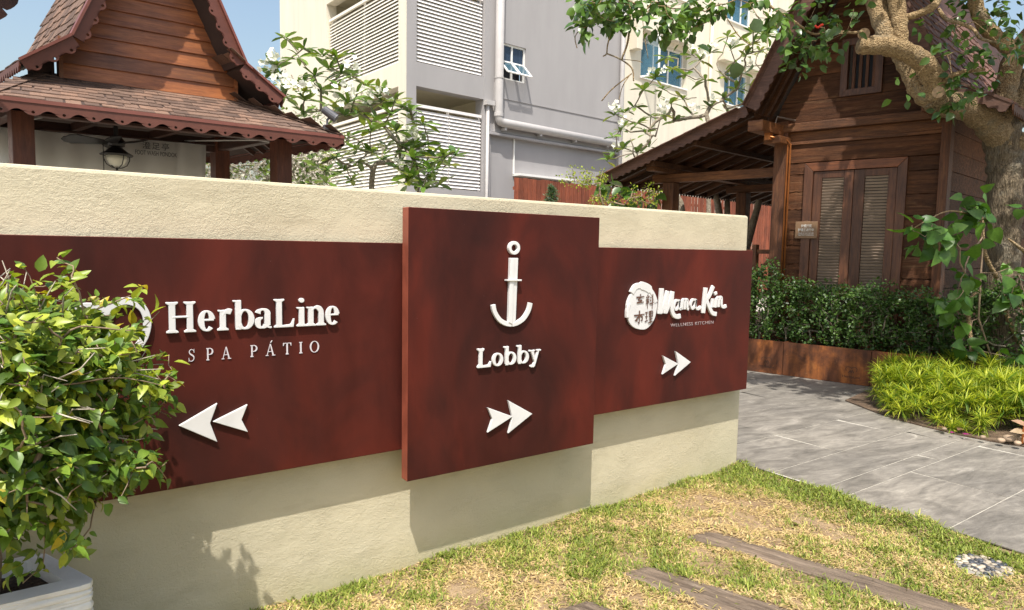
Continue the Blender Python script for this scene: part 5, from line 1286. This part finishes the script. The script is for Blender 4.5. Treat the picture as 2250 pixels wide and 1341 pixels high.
limb('limb', [(2052, 218, TD - .34), (2052, 180, TD - .42), (2030, 140, TD - .52), (1995, 116, TD - .6), (1945, 100, TD - .65), (1905, 101, TD - .68), (1887, 100, TD - .68)], [20, 23, 22, 20, 21, 19, 17], 'bark_limb', 14)
limb('limb', [(1962, 112, TD - .6), (1944, 62, TD - .5), (1926, 10, TD - .4), (1905, -60, TD - .3), (1850, -160, TD - .5)], [20, 21, 20, 18, 16], 'bark_limb', 12)
limb('limb', [(1980, 110, TD - .62), (1977, 66, TD - .62), (1972, 20, TD - .6), (1965, -40, TD - .6), (1985, -140, TD - .6)], [15, 16, 17, 17, 14], 'bark_limb', 12)
limb('limb', [(2180, 300, TD), (2200, 235, TD - .1), (2213, 180, TD - .18), (2228, 125, TD - .25), (2245, 95, TD - .3), (2290, 40, TD - .4)], [34, 26, 22, 21, 17, 15], 'bark_rough', 14)
limb('limb', [(2228, 112, TD - .26), (2205, 96, TD - .28), (2178, 72, TD - .32), (2155, 40, TD - .38), (2142, 0, TD - .42), (2135, -70, TD - .4)], [16, 16, 16, 15, 14, 13], 'bark_limb', 12)
limb('limb', [(2215, 290, TD), (2238, 220, TD), (2262, 160, TD)], [24, 21, 20], 'bark_rough', 12)
limb('limb', [(2225, 330, TD - .05), (2255, 305, TD - .15), (2300, 280, TD - .25)], [20, 17, 15], 'bark_rough', 12)
limb('branch', [(1985, 40, TD - .6), (2015, 32, TD - .65), (2045, 18, TD - .7), (2062, 0, TD - .7), (2080, -40, TD - .7)], [8, 8, 9, 7, 6], 'bark_limb', 10)
limb('branch', [(2062, 20, TD - .7), (2080, 42, TD - .75), (2112, 52, TD - .8), (2140, 66, TD - .85), (2155, 85, TD - .9), (2198, 96, TD - .9)], [4, 4, 4, 3.6, 3.2, 3], 'bark_limb', 8)
limb('branch', [(2062, 192, TD - .45), (2085, 170, TD - .55), (2120, 158, TD - .65), (2165, 152, TD - .75)], [6, 5.5, 5, 3.5], 'bark_limb', 8)
limb('branch', [(1900, 68, TD - .68), (1875, 72, TD - .9), (1830, 70, TD - 1.1), (1790, 75, TD - 1.25), (1765, 62, TD - 1.35), (1735, 40, TD - 1.4), (1700, 20, TD - 1.4), (1680, 0, TD - 1.4)], [3.4, 3, 2.7, 2.5, 2.5, 2.5, 2.5, 2.5], 'bark_limb', 7)
for (x, y, r) in ((1898, 75, 11), (2062, 203, 11), (2220, 128, 9), (2218, 135, 8)):
    p = at(x, y, TD - .72); d = _n(CAM - p); m = MB(); m.tube([p + d * -.05, p + d * .03], r / F * TD, 14); m.build('cut_stub', 'cut_wood', tr)
# slender upright sucker in front of the trunk
limb('sucker', [(2140, 850, TD - .35), (2135, 770, TD - .35), (2128, 700, TD - .35), (2130, 660, TD - .35), (2155, 637, TD - .3)], [5, 4.6, 4.2, 4, 2.5], 'bark_limb', 8)
limb('sucker', [(2190, 610, TD - .3), (2165, 560, TD - .4), (2158, 500, TD - .45), (2158, 455, TD - .45)], [5, 4.5, 4, 3], 'bark_limb', 8)
limb('sucker', [(2255, 790, TD - .1), (2235, 745, TD - .2), (2215, 700, TD - .25), (2200, 650, TD - .2)], [6, 5.5, 5, 4], 'bark_limb', 8)
limb('sucker', [(2260, 560, TD - .2), (2235, 540, TD - .3), (2215, 525, TD - .3)], [4, 3.5, 2], 'bark_limb', 8)
limb('sucker', [(2130, 470, TD - .5), (2085, 464, TD - .8), (2045, 480, TD - 1.0), (2010, 500, TD - 1.1)], [2, 1.8, 1.5, 1.2], 'bark_limb', 6)
def sprays(centres, n, size, spread, colA, colB, down=.4, prof=None, droop=(.05, .4), wr=(.28, .42), up=(-.2, -.4, 1.)):
    """leaf sprays round the given points"""
    P, D, N, L, C_ = [], [], [], [], []
    for c in centres:
        c = np.array(c)
        for k in range(n if np.isscalar(n) else random.randint(*n)):
            o_ = rng.normal(size=3) * spread; P.append(c + o_ * .6); D.append(_n(o_ / spread + rng.normal(size=3) * .6 + np.array((0, 0, -down)))); N.append(_n(np.array(up) + rng.normal(size=3) * .5)); L.append(rng.uniform(*size))
            C_.append(tones(1, colA, colB, .14)[0])
    P, D, N, L, C_ = map(np.array, (P, D, N, L, C_))
    return leaf_mesh(P, D, N, L, L * rng.uniform(*wr, len(L)), C_, 'leaf', rng.uniform(*droop, len(L)), .25, prof or ((0, .02), (.25, .9), (.5, 1.), (.78, .62), (1, 0)))
GA, GB = (.035, .085, .018), (.10, .18, .035)
# leaves among the limbs, in view
vis = []
def cluster(x0, x1, y0, y1, d0, d1, n): return [at(rng.uniform(x0, x1), rng.uniform(y0, y1), rng.uniform(d0, d1)) for _ in range(n)]
vis += cluster(1730, 1830, 60, 160, 5.9, 6.4, 16) + cluster(1765, 1880, 10, 70, 6.0, 6.6, 10) + cluster(1990, 2120, 20, 215, 6.5, 7.0, 10) + cluster(2100, 2250, -10, 50, 6.6, 7.2, 12) + cluster(2115, 2200, 105, 200, 6.4, 6.9, 10) + cluster(2190, 2250, 20, 110, 6.3, 6.9, 8) + cluster(2070, 2130, 215, 260, 6.8, 7.1, 4)
V1 = sprays(vis, (5, 8), (.065, .115), .075, GA, GB, .35)
limbs_t = [at(2060, 10, 6.7), at(2150, 20, 7.0)]
# hanging foliage along a bough that crosses the top of the view
top = []
for x in np.linspace(1285, 1600, 30): top.append(at(x + rng.uniform(-8, 8), rng.uniform(-10, 68 if x < 1390 else 62), rng.uniform(5.7, 6.3)))
top += cluster(1268, 1390, -10, 72, 5.7, 6.2, 27) + cluster(1415, 1560, 0, 80, 5.7, 6.2, 20) + cluster(1625, 1720, -5, 75, 5.7, 6.2, 12)
V2 = sprays(top, (5, 8), (.06, .115), .055, (.04, .095, .018), (.12, .21, .035), .75)
# unseen canopy overhead, shaped to shade house front and hedge with gaps for LIT
can = []
LIT = [(HOUSE(-1.12, WV, 3.52), .30), (HOUSE(-.92, WV, 3.72), .26), (HOUSE(-.78, WV, 3.42), .22), (HOUSE(-1.45, WV, 2.85), .17), (HOUSE(-1.1, WV, 2.72), .18), (HOUSE(-.8, WV, 2.72), .14), (HOUSE(.18, WV, 1.4), .2), (HOUSE(-1.12, WV, 1.7), .15), (HOUSE(-1.5, .2, 1.1), .3), (HOUSE(-.55, 0, .25), .22), (HOUSE(-1.25, 0, .25), .2), (HOUSE(-1.5, WV, 1.9), .14), (at(1960, 110, 6.8), .22), (at(2030, 180, 7.1), .25), (at(1940, 60, 6.9), .2), (at(2110, 235, 7.25), .25), (at(2170, 60, 7.1), .22), (at(2200, 420, 7.4), .18), (at(2190, 600, 7.4), .2), (at(2195, 740, 7.4), .16), (at(2150, 490, 7.0), .2), (at(2020, 520, 6.4), .2), (np.array((6.8, 2.6, .3)), .45), (np.array((7.2, 2.9, .3)), .4), (np.array((7.3, 2.2, .3)), .45), (HOUSE(-.2, .2, 1.0), .16), (HOUSE(-.7, .2, .9), .14)]
for k in range(900):
    q = np.array((rng.uniform(5.3, 9.6), rng.uniform(.9, 4.6), rng.uniform(4.9, 6.6)))
    if q[0] < 5.9 and q[1] < 1.5: continue
    g = math.sin(q[0] * 3.1 + 1) * math.cos(q[1] * 2.7) + .5 * math.sin(q[0] * 6.3 + q[1] * 5.1)
    if g > .75: continue
    if any(np.linalg.norm(np.cross(q - p_, SUN)) < r_ + .10 for p_, r_ in LIT): continue
    can.append(q)
V3 = sprays(can, 15, (.09, .16), .17, GA, GB, .3)
put_leaves('crown', [V1, V2, V3], 'leaf_waxy', tr)
# boughs of the canopy and the twigs that carry the leaves
mb, _, _ = grow([at(1905, -60, TD - .3), at(1850, -160, TD - .5), np.array((7.2, 2.6, 5.0)), np.array((6.8, 2.4, 5.4))], can[::5], .006, 2.4, 5, 0, .06); mb.build('boughs', 'bark_limb', tr, smooth=True)
mb, _, _ = grow([at(1680, -60, 6.05), at(1600, -2, 6.0), at(1540, -4, 6.0), at(1440, -2, 6.0), at(1360, -3, 6.0), at(1300, -6, 6.0)], top[::2], .0026, 2.6, 4, .03, .10); mb.build('twigs', 'bark_limb', tr, smooth=True)
mb, _, _ = grow([at(1900, 68, TD - .68), at(1860, 72, 6.4), at(1820, 78, 6.3)], vis[:26:2], .0022, 2.6, 4, 0, .08); mb.build('twigs', 'bark_limb', tr, smooth=True)
mb, _, _ = grow([at(2080, 40, 6.75), at(2100, 60, 6.72), at(2120, 90, 6.7)], vis[26:36] + vis[36:66:2], .0022, 2.6, 4, 0, .08); mb.build('twigs', 'bark_limb', tr, smooth=True)
for L, r in (([(1385, 30, 6), (1380, 90, 6), (1366, 130, 6), (1368, 128, 6)], 2.4), ([(1345, 60, 6), (1335, 100, 6), (1333, 118, 6), (1325, 124, 6)], 1.6), ([(1333, 118, 6), (1362, 130, 6), (1388, 150, 6), (1392, 178, 6)], 1.7), ([(1388, 162, 6), (1345, 196, 6), (1322, 222, 6)], 1.4), ([(1384, 165, 6), (1368, 190, 6), (1360, 220, 6)], 1.0), ([(1340, 40, 6), (1285, 60, 6), (1264, 80, 6), (1268, 106, 6)], 1.1), ([(1362, 130, 6), (1400, 134, 6), (1412, 138, 6)], .8), ([(1590, 20, 6), (1560, 45, 6), (1520, 62, 6)], 1.4), ([(1580, 10, 6), (1620, 75, 6), (1650, 100, 6)], 1.2), ([(1410, 20, 6), (1415, 70, 6), (1424, 128, 6)], .8)):
    limb('hanging_twig', L, [r] * len(L), 'bark_limb', 5, 5, 0)
m = MB()
for k in range(6):
    p = at(1792 + k * 3, 60 + 3 * math.sin(k), 6.0); m.lathe(p, [(.004, 0), (.011, .006), (.009, .016), (.002, .02)], 7)
o = m.build('red_blossom', 'flower_red', tr, smooth=True); o['kind'] = 'stuff'
V4 = sprays([at(1528, 103, 5.6), at(1655, 40, 5.6), at(1712, 30, 5.7), at(1620, 136, 5.6), at(1655, 138, 5.6), at(1405, 65, 5.7)], 1, (.11, .14), .01, (.03, .06, .02), (.07, .11, .03), 1.6, wr=(.42, .5)); put_leaves('hanging_leaves', [V4], 'leaf_waxy', tr)

# vine with big heart-shaped leaves climbing the trunk
vn = thing('climbing_vine', 'vine with big glossy heart-shaped leaves clinging to the old tree trunk', 'vine', (8.5, 2.75, .05))
vc = cluster(1985, 2050, 490, 560, 6.3, 6.5, 7) + cluster(2055, 2120, 500, 550, 6.5, 6.8, 8) + cluster(2095, 2160, 410, 470, 6.8, 7.0, 6) + cluster(2100, 2245, 455, 505, 6.75, 7.05, 9) + cluster(2105, 2145, 530, 660, 6.8, 7.0, 7) + cluster(2205, 2255, 575, 660, 6.8, 7.05, 8) + cluster(2070, 2115, 640, 690, 6.9, 7.1, 6) + cluster(2110, 2135, 700, 770, 7, 7.2, 4) + cluster(2225, 2250, 770, 800, 6.8, 7, 3)
heart = ((0, .5), (.06, .85), (.3, 1.), (.6, .75), (1, 0))
V5 = sprays(vc, (2, 3), (.11, .19), .05, (.04, .11, .02), (.12, .24, .035), .55, heart, (.1, .45), (.36, .46), (-.45, -.6, .75)); put_leaves('foliage', [V5], 'leaf', vn)
mb, _, _ = grow([np.array((8.5, 2.72, .05)), at(2150, 700, 7.1), at(2155, 600, 7.05), at(2160, 520, 7.0)], vc[::2], .003, 2.6, 5, 0, .1); mb.build('stems', 'bark_twig', vn, smooth=True)

# ------------------------------------------------------------------ hedge shrubs in the steel planters
hg = [(-1.78, .30, 1.30, .30), (-1.45, .26, 1.36, .30), (-1.12, .30, 1.16, .28), (-.80, .26, 1.10, .27), (-.48, .30, 1.10, .28), (-.15, .26, 1.14, .27), (.18, .30, 1.08, .28), (.50, .28, 1.06, .28), (.82, .30, 1.12, .30), (1.15, .30, 1.2, .34)]
hl = ['tallest dark hedge shrub, at the end next to the sign wall', 'second hedge shrub along from the sign wall, with feathery top', 'third hedge shrub along from the sign wall', 'hedge shrub standing under the plaque', 'hedge shrub in front of the left door leaf', 'hedge shrub in front of the meeting of the two door leaves', 'hedge shrub in front of the right door leaf', 'hedge shrub below the right-hand corner post of the house', 'hedge shrub just beside the old tree trunk', 'hedge shrub behind the old tree trunk']
hg2 = [1, 3, 4, 5, 6, 7]
for (u, v, top_z, rr), l in zip(hg, hl):
    base = HOUSE(u, v, .38); sh = thing('hedge_shrub', l, 'shrub', base, 'hedge shrubs in front of the house'); tips = []
    while len(tips) < 125:
        z = top_z - (top_z - .42) * rng.random() ** 1.25; f = (z - .40) / (top_z - .40); wdt = rr * (1.05 - .6 * abs(f - .45)) * math.sqrt(rng.uniform(.15, 1)); a = rng.uniform(0, 6.3)
        q = HOUSE(u, v, z) + np.array((math.cos(a) * wdt, math.sin(a) * wdt, 0))
        loc = q - HOUSE.o; vv = (loc @ np.array((-HOUSE.u[1], HOUSE.u[0], 0)))
        if HOUSE.v[0] * 0 + vv > .68: continue
        tips.append(q)
    for k in range(5): tips.append(HOUSE(u + rng.normal() * .12, v + rng.normal() * .08, top_z + rng.uniform(.02, .10)))
    mb, _, _ = grow([base - np.array((0, 0, .04)), base + np.array((.01, 0, .10)), base + np.array((-.01, .01, .2))], tips, .0017, 2.2, 4, 0, .03); mb.build('stems', 'bark_hedge', sh, smooth=True)
    V6 = sprays(tips, 15, (.024, .050), .042, (.035, .085, .020), (.10, .175, .038), .1, ((0, .02), (.45, 1.), (1, 0)), (.0, .3), (.32, .46)); put_leaves('foliage', [V6], 'leaf', sh, False)
# dark undergrowth behind the trunk
ug = thing('leafy_undergrowth', 'dark leafy shrub filling the shade behind the old tree trunk', 'shrub', (9.2, 2.6, .03))
q = [np.array((9.3 + rng.normal() * .45, 2.55 + rng.normal() * .45, rng.uniform(.1, 1.35))) for _ in range(170)]
put_leaves('foliage', [sprays(q, 14, (.03, .06), .07, (.02, .055, .012), (.06, .12, .024), .2)], 'leaf', ug)
mb, _, _ = grow([np.array((9.2, 2.6, .02)), np.array((9.2, 2.6, .2))], q[::3], .002, 2.2, 4, 0, .06); mb.build('stems', 'bark_hedge', ug, smooth=True)

# ------------------------------------------------------------------ lime-green tufted plants of the bed
def tuft(seed, n=190, R=.20, H=.30):
    P, D, N, L, C_ = [], [], [], [], []; heads = [np.array((rng.normal() * .05, rng.normal() * .05, rng.uniform(-.10, .06))) for _ in range(3)]
    for k in range(n):
        a = rng.uniform(0, 6.3); el = rng.uniform(-.7, 1.15); lay = rng.uniform(0, 1); z = H * (.45 + .5 * lay); d = np.array((math.cos(a) * math.cos(el), math.sin(a) * math.cos(el), math.sin(el)))
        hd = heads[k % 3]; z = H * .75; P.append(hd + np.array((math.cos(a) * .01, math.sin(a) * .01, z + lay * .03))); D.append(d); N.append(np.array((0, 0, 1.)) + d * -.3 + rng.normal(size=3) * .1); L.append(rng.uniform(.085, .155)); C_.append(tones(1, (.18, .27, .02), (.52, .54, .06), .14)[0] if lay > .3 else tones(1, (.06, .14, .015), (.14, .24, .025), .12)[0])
    P, D, N, L, C_ = map(np.array, (P, D, N, L, C_))
    V, T, Cc = leaf_mesh(P, D, N, L, rng.uniform(.0024, .0044, n), C_, 'leaf', rng.uniform(.0, .4, n), .35, ((0, .7), (.35, 1.), (.7, .8), (1, 0)))
    return tris(V, T, 'leaf_thin', Cc, True, 'tuft')
TU_ = [tuft(k) for k in range(6)]
spots = []
def bed_ok(p):
    # stay inside the earth bed
    return in_poly(np.array([p[0]]), np.array([p[1]]), [(6.74, 3.22), (6.66, 3.1), (6.55, 2.92), (6.50, 2.66), (6.48, 2.45), (6.54, 2.2), (6.66, 1.95), (6.9, 1.5), (7.4, 1.0), (9, 1.0), (9.4, 2.6), (8.2, 3.1), (7.65, 3.55), (7.1, 3.38)])[0]
tries = 0
while len(spots) < 135 and tries < 6000:
    tries += 1; p = np.array((rng.uniform(6.55, 8.6), rng.uniform(1.6, 3.7)))
    if not bed_ok(p) or any(np.hypot(*(p - q)) < .125 for q in spots): continue
    if p[0] < 6.85 and p[1] < 2.22: continue
    if np.hypot(p[0] - 8.62, p[1] - 2.86) < .26: continue
    spots.append(p)
for k, p in enumerate(spots):
    edge = min(1., max(0, (p[0] - 6.55) / .5)); s = rng.uniform(.85, 1.15) * (.78 + .38 * edge); a = rng.uniform(0, 6.3); c, s_ = math.cos(a) * s, math.sin(a) * s
    o = piece('tufted_plant', TU_[k % 6], None, (p[0], p[1], -.10 + .15 * edge), np.array([[c, -s_, 0], [s_, c, 0], [0, 0, s]]))
    tag(o, 'lime-green spiky tufted plant in the bed at the foot of the old tree', 'plant', 'tufted plants of the bed')
# pink-spotted plant, stones and petals at the edge of the bed
plain('stone_bed', (.34, .25, .17), .8, .3, 12, tint=.3, bump=.4, bscale=30)
st_m = pebble_mesh('stone_bed')
for k, (x, y, s) in enumerate(((2217, 965, .05), (2200, 969, .032), (2236, 975, .03), (2160, 962, .025), (2246, 968, .04), (2075, 944, .022))):
    p = on_z(x, y, .045); o = piece('bed_stone', st_m, None, (p[0], p[1], .05), np.array([[s * 1.1, 0, 0], [0, s * .9, 0], [0, 0, s * 1.1]])); tag(o, 'rough tan stone lying on the bare earth at the edge of the bed', 'stone', 'stones at the bed edge')
cal = thing('pink_leaved_plant', 'small plant with pale pink-splashed leaves at the right edge of the bed', 'plant', (*on_z(2246, 972, .04)[:2], .03))
c0 = np.array(cal.location)
V7 = leaf_mesh(np.array([c0 + (0, 0, .10), c0 + (.01, .0, .16), c0 + (.05, -.02, .12)]), np.array([(-.75, .5, .1), (-.5, .6, .35), (.4, -.5, .3)]), np.array([(-.3, -.6, .7)] * 3), np.array([.10, .09, .10]), np.array([.03, .027, .03]), np.array([(.46, .34, .24), (.45, .28, .20), (.36, .30, .17)]), 'leaf', .25, .2, heart)
put_leaves('foliage', [V7], 'leaf_thin', cal); m = MB(); m.tube([c0, c0 + (0, 0, .11)], .008, 6); m.tube([c0, c0 + (.01, 0, .16)], .007, 6); m.build('stem', 'copper_pipe', cal)
for k, (x, y) in enumerate(((2096, 950), (2121, 955), (2116, 952), (2104, 946), (2080, 943))):
    p = on_z(x, y, .045); c = (.35, .02, .22) if k < 3 else (.22, .13, .09); litter_leaf(p[0], p[1], .045, .05 if k < 3 else .10, c, ('fallen magenta petal on the earth at the bed edge' if k < 3 else 'curled brown leaf on the earth at the bed edge'))

# ------------------------------------------------------------------ frangipani trees behind the wall
def frangipani(label, root, tips, d_leaf, flowers, bare, r_tip=.011, nleaf=(7, 11)):
    t = thing('frangipani_tree', label, 'tree', root[0], 'frangipani trees behind the wall'); mb, pts, ends = grow(root, tips, r_tip, 2.7, 6, .04, .05); mb.build('trunk', 'bark_frangipani', t, smooth=True)
    P, D, N, L, C_ = [], [], [], [], []; fl_ = []
    for i, e in ends:
        tip = np.array(tips[i]); ax = _n(np.array((rng.normal() * .3, rng.normal() * .3, 1.)))
        if rng.random() < bare: continue
        n = random.randint(*nleaf); ph = rng.uniform(0, 6.3)
        for k in range(n):
            a = ph + k * 2.4; el = rng.uniform(-.25, .95); P.append(tip - ax * rng.uniform(0, .06)); D.append(np.array((math.cos(a) * math.cos(el), math.sin(a) * math.cos(el), math.sin(el)))); N.append(np.array((0, 0, 1.)) + rng.normal(size=3) * .25); L.append(rng.uniform(*d_leaf))
            C_.append(tones(1, (.06, .135, .028), (.17, .26, .05), .16)[0] if rng.random() < .85 else tones(1, (.20, .27, .04), (.30, .33, .05), .1)[0])
        if i in flowers:
            for k in range(flowers[i]):
                fl_.append(tip + np.array((-.06, -.10, .11)) + rng.normal(size=3) * np.array((.075, .075, .06)))
    P, D, N, L, C_ = map(np.array, (P, D, N, L, C_))
    put_leaves('crown', [leaf_mesh(P, D, N, L, L * rng.uniform(.14, .20, len(L)), C_, 'leaf', rng.uniform(.05, .45, len(L)), .22, ((0, .1), (.3, .7), (.62, 1.), (.85, .7), (1, 0)))], 'leaf_waxy', t)
    FP, FD, FN, FL = [], [], [], []
    for f in fl_:
        ax = _n(rng.normal(size=3) + (f * 0 + (-.3, -.8, .5))); a1 = _n(np.cross(ax, (.1, .3, 1))); a2 = np.cross(ax, a1)
        for k in range(5):
            a = k * 1.2566; FP.append(f); FD.append(a1 * math.cos(a) + a2 * math.sin(a) + ax * .3); FN.append(ax); FL.append(rng.uniform(.042, .058))
    if FP:
        n = len(FP); put_leaves('blossoms', [leaf_mesh(np.array(FP), np.array(FD), np.array(FN), np.array(FL), np.array(FL) * .42, np.tile((.90, .895, .86), (n, 1)), 'petal', .1, .15, ((0, .25), (.5, 1.), (.85, .7), (1, 0)))], 'petal', t)
D1 = 9.7
T1 = [(628, 82), (655, 122), (668, 105), (708, 118), (738, 122), (605, 145), (640, 165), (600, 170), (665, 185), (690, 165), (722, 145), (750, 160), (590, 195), (625, 205), (670, 215), (705, 195), (742, 185), (770, 165), (785, 205), (765, 225), (735, 225), (800, 185), (830, 200), (812, 230), (842, 222), (868, 218), (880, 232), (858, 250), (790, 245), (755, 250), (665, 245), (690, 240), (900, 240), (905, 258), (930, 270), (918, 290), (870, 285), (842, 275), (815, 285), (905, 310), (940, 300), (885, 322), (850, 320), (815, 335), (780, 325), (745, 330), (765, 300), (735, 345), (790, 352), (840, 345), (880, 352), (910, 345), (945, 340), (975, 345), (1000, 335), (985, 362), (925, 372), (900, 385), (760, 370), (715, 372), (700, 362), (770, 392), (890, 400), (925, 398), (715, 395)]
tips = [at(x, y, D1 + rng.uniform(-.9, .9)) for x, y in T1]
fl1 = {k: 16 for k in (5, 7, 13, 14, 19, 17, 24, 23, 39, 31)}; fl1[40] = 26; fl1[39] = 22
frangipani('frangipani in white flower in front of the louvred corner of the building', [at(818, 520, D1), at(816, 430, D1), at(817, 395, D1), at(820, 372, D1), at(826, 360, D1)], tips, (.18, .29), fl1, .03, .0085, (9, 13))
# second trunk of the same stand
T1b = [(905, 330), (935, 318), (880, 375), (945, 372), (915, 360), (960, 350), (940, 395), (965, 402), (930, 410)]
frangipani('younger frangipani stem with sparse leaves rising behind the wall at the building corner', [at(915, 520, D1 - .5), at(918, 430, D1 - .5), at(922, 395, D1 - .5)], [at(x, y, D1 - .5 + rng.uniform(-.3, .3)) for x, y in T1b], (.19, .30), {2: 6}, .1, .008, (7, 11))
D2 = 14.2
T2 = [(1375, 245), (1350, 250), (1395, 232), (1400, 270), (1365, 285), (1345, 300), (1385, 305), (1420, 290), (1350, 335), (1335, 350), (1370, 325), (1400, 335), (1425, 320), (1430, 255), (1415, 195), (1440, 170), (1455, 195), (1475, 150), (1490, 130), (1465, 125), (1505, 165), (1520, 120), (1540, 130), (1525, 150), (1550, 175), (1560, 115), (1575, 140), (1590, 165), (1605, 105), (1615, 135), (1640, 120), (1630, 160), (1650, 95), (1670, 110), (1660, 140), (1690, 105), (1680, 160), (1650, 185), (1620, 195), (1590, 215), (1560, 235), (1640, 225), (1530, 215), (1500, 215), (1475, 225), (1455, 250), (1480, 265), (1520, 250), (1600, 245), (1440, 300), (1395, 355), (1690, 140), (1600, 80), (1655, 70), (1680, 75)]
tips = [at(x, y, D2 + rng.uniform(-1, 1)) for x, y in T2]
fl2 = {k: 15 for k in (4, 6, 1, 15, 18, 21, 22, 25, 28, 31, 34, 36, 40, 45, 47)}; fl2[8] = 8
frangipani('half-bare frangipani with white flowers rising behind the veranda roof', [at(1560, 640, D2), at(1558, 480, D2), at(1556, 400, D2), at(1552, 345, D2), at(1548, 315, D2)], tips, (.19, .33), fl2, .10, .012, (6, 10))
# tangled flowering shrub between pavilion and building
tg = thing('flowering_thicket', 'tangled grey-brown thicket dotted with white flowers behind the pavilion posts', 'thicket', at(640, 560, 11.5))
q = cluster(440, 720, 300, 420, 11.8, 13.2, 330) + cluster(620, 720, 240, 330, 12.5, 13.5, 60)
mb, _, _ = grow([at(600, 620, 12.5), at(600, 520, 12.5), at(600, 440, 12.5)], q, .0045, 2.6, 4, .05, .16); mb.build('stems', 'bark_hedge', tg, smooth=True)
tgm = MB()
for k in range(700):
    a = at(rng.uniform(440, 730), rng.uniform(310, 430), rng.uniform(11.8, 13.2)); tgm.tube([a, a + rng.normal(size=3) * .12, a + rng.normal(size=3) * .22], [.006, .005, .003], 4)
o = tgm.build('twigs', 'bark_pale', tg); o['kind'] = 'stuff'
V8 = sprays(q[::2], 6, (.06, .13), .10, (.06, .11, .02), (.16, .22, .045), .2); put_leaves('foliage', [V8], 'leaf', tg)
V9 = sprays(q[1::5], 5, (.05, .08), .06, (.80, .78, .68), (.86, .85, .8), .0, wr=(.4, .5)); put_leaves('blossoms', [V9], 'petal', tg)
# lime shrub and little conifer in front of the fence
ys = thing('lime_shrub', 'airy yellow-green shrub in tiers in front of the picket fence', 'shrub', at(1320, 640, 9.6))
q = [at(rng.uniform(1245, 1330), 378 + rng.normal() * 6 + (x_ % 3) * 9, rng.uniform(9.3, 9.9)) for x_ in range(40)] + [at(rng.uniform(1225, 1325), 400 + rng.normal() * 4, rng.uniform(9.3, 9.9)) for _ in range(34)] + [at(rng.uniform(1300, 1450), 440 + rng.normal() * 6, rng.uniform(9.3, 9.9)) for _ in range(60)] + [at(rng.uniform(1390, 1460), 425 + rng.normal() * 6, rng.uniform(9.3, 9.9)) for _ in range(20)]
put_leaves('foliage', [sprays(q[::2], 10, (.02, .042), .055, (.16, .23, .03), (.34, .38, .05), .0)], 'leaf_thin', ys)
mb, _, _ = grow([at(1325, 640, 9.6), at(1325, 520, 9.6), at(1326, 450, 9.6), at(1318, 425, 9.6)], q[::2], .003, 2.5, 5, 0, .06); mb.build('stems', 'bark_twig', ys, smooth=True)
bl = thing('broad_leaved_plant', 'plant with broad dark leaves below the low corner of the veranda roof', 'plant', at(1340, 640, 9.9))
q = cluster(1328, 1368, 405, 440, 9.8, 10.1, 7) + cluster(1368, 1460, 410, 450, 10.0, 10.4, 9); put_leaves('foliage', [sprays(q, 3, (.16, .24), .05, (.05, .12, .025), (.13, .22, .04), .4)], 'leaf_waxy', bl)
mb, _, _ = grow([at(1345, 640, 9.9), at(1345, 520, 9.9), at(1345, 460, 9.9)], q, .005, 2.5, 5); mb.build('stems', 'bark_twig', bl, smooth=True)
cn = thing('small_conifer', 'small blue-green conifer in front of the picket fence', 'conifer', at(1213, 640, 10.5)); q = []
for k in range(230):
    f = rng.random(); r = .17 * (1 - f) ** .7 * math.sqrt(rng.random()) + .01; a = rng.uniform(0, 6.3); p = at(1213, 412, 10.5); q.append(p + np.array((math.cos(a) * r, math.sin(a) * r, -.55 * (1 - f))))
put_leaves('foliage', [sprays(q, 9, (.03, .06), .03, (.035, .085, .045), (.09, .15, .07), -.7, wr=(.08, .14))], 'leaf', cn); m = MB(); m.tube([at(1213, 640, 10.5), at(1213, 420, 10.5)], [.02, .006], 6); m.build('trunk', 'bark_twig', cn)
# bare pale stems in front of the fence, seen under the veranda
for k, (L, lab) in enumerate((([(1500, 560, 12), (1498, 470, 12), (1492, 440, 12), (1478, 425, 12)], 'pale bare stem forking beside the first veranda post'), ([(1588, 600, 12.4), (1580, 470, 12.4), (1572, 430, 12.4), (1560, 410, 12.4)], 'grey bare stem in front of the fence between the veranda posts'), ([(1600, 600, 12.4), (1598, 440, 12.4)], 'upright pale stem beside the grey one under the veranda'), ([(1640, 540, 11.5), (1652, 500, 11.5), (1662, 465, 11.5), (1668, 440, 11.5)], 'leaning pale trunk just beyond the end of the sign wall'))):
    m = MB(); P = smooth_path(px(L), 5); m.tube(P, np.linspace(.075, .05, len(P)), 9, jit=.05); o = m.build('bare_stem', 'bark_frangipani', None, smooth=True); tag(o, lab, 'tree stem', 'bare stems behind the wall')
for o in bpy.data.objects:
    if '_w' in o: del o['_w']
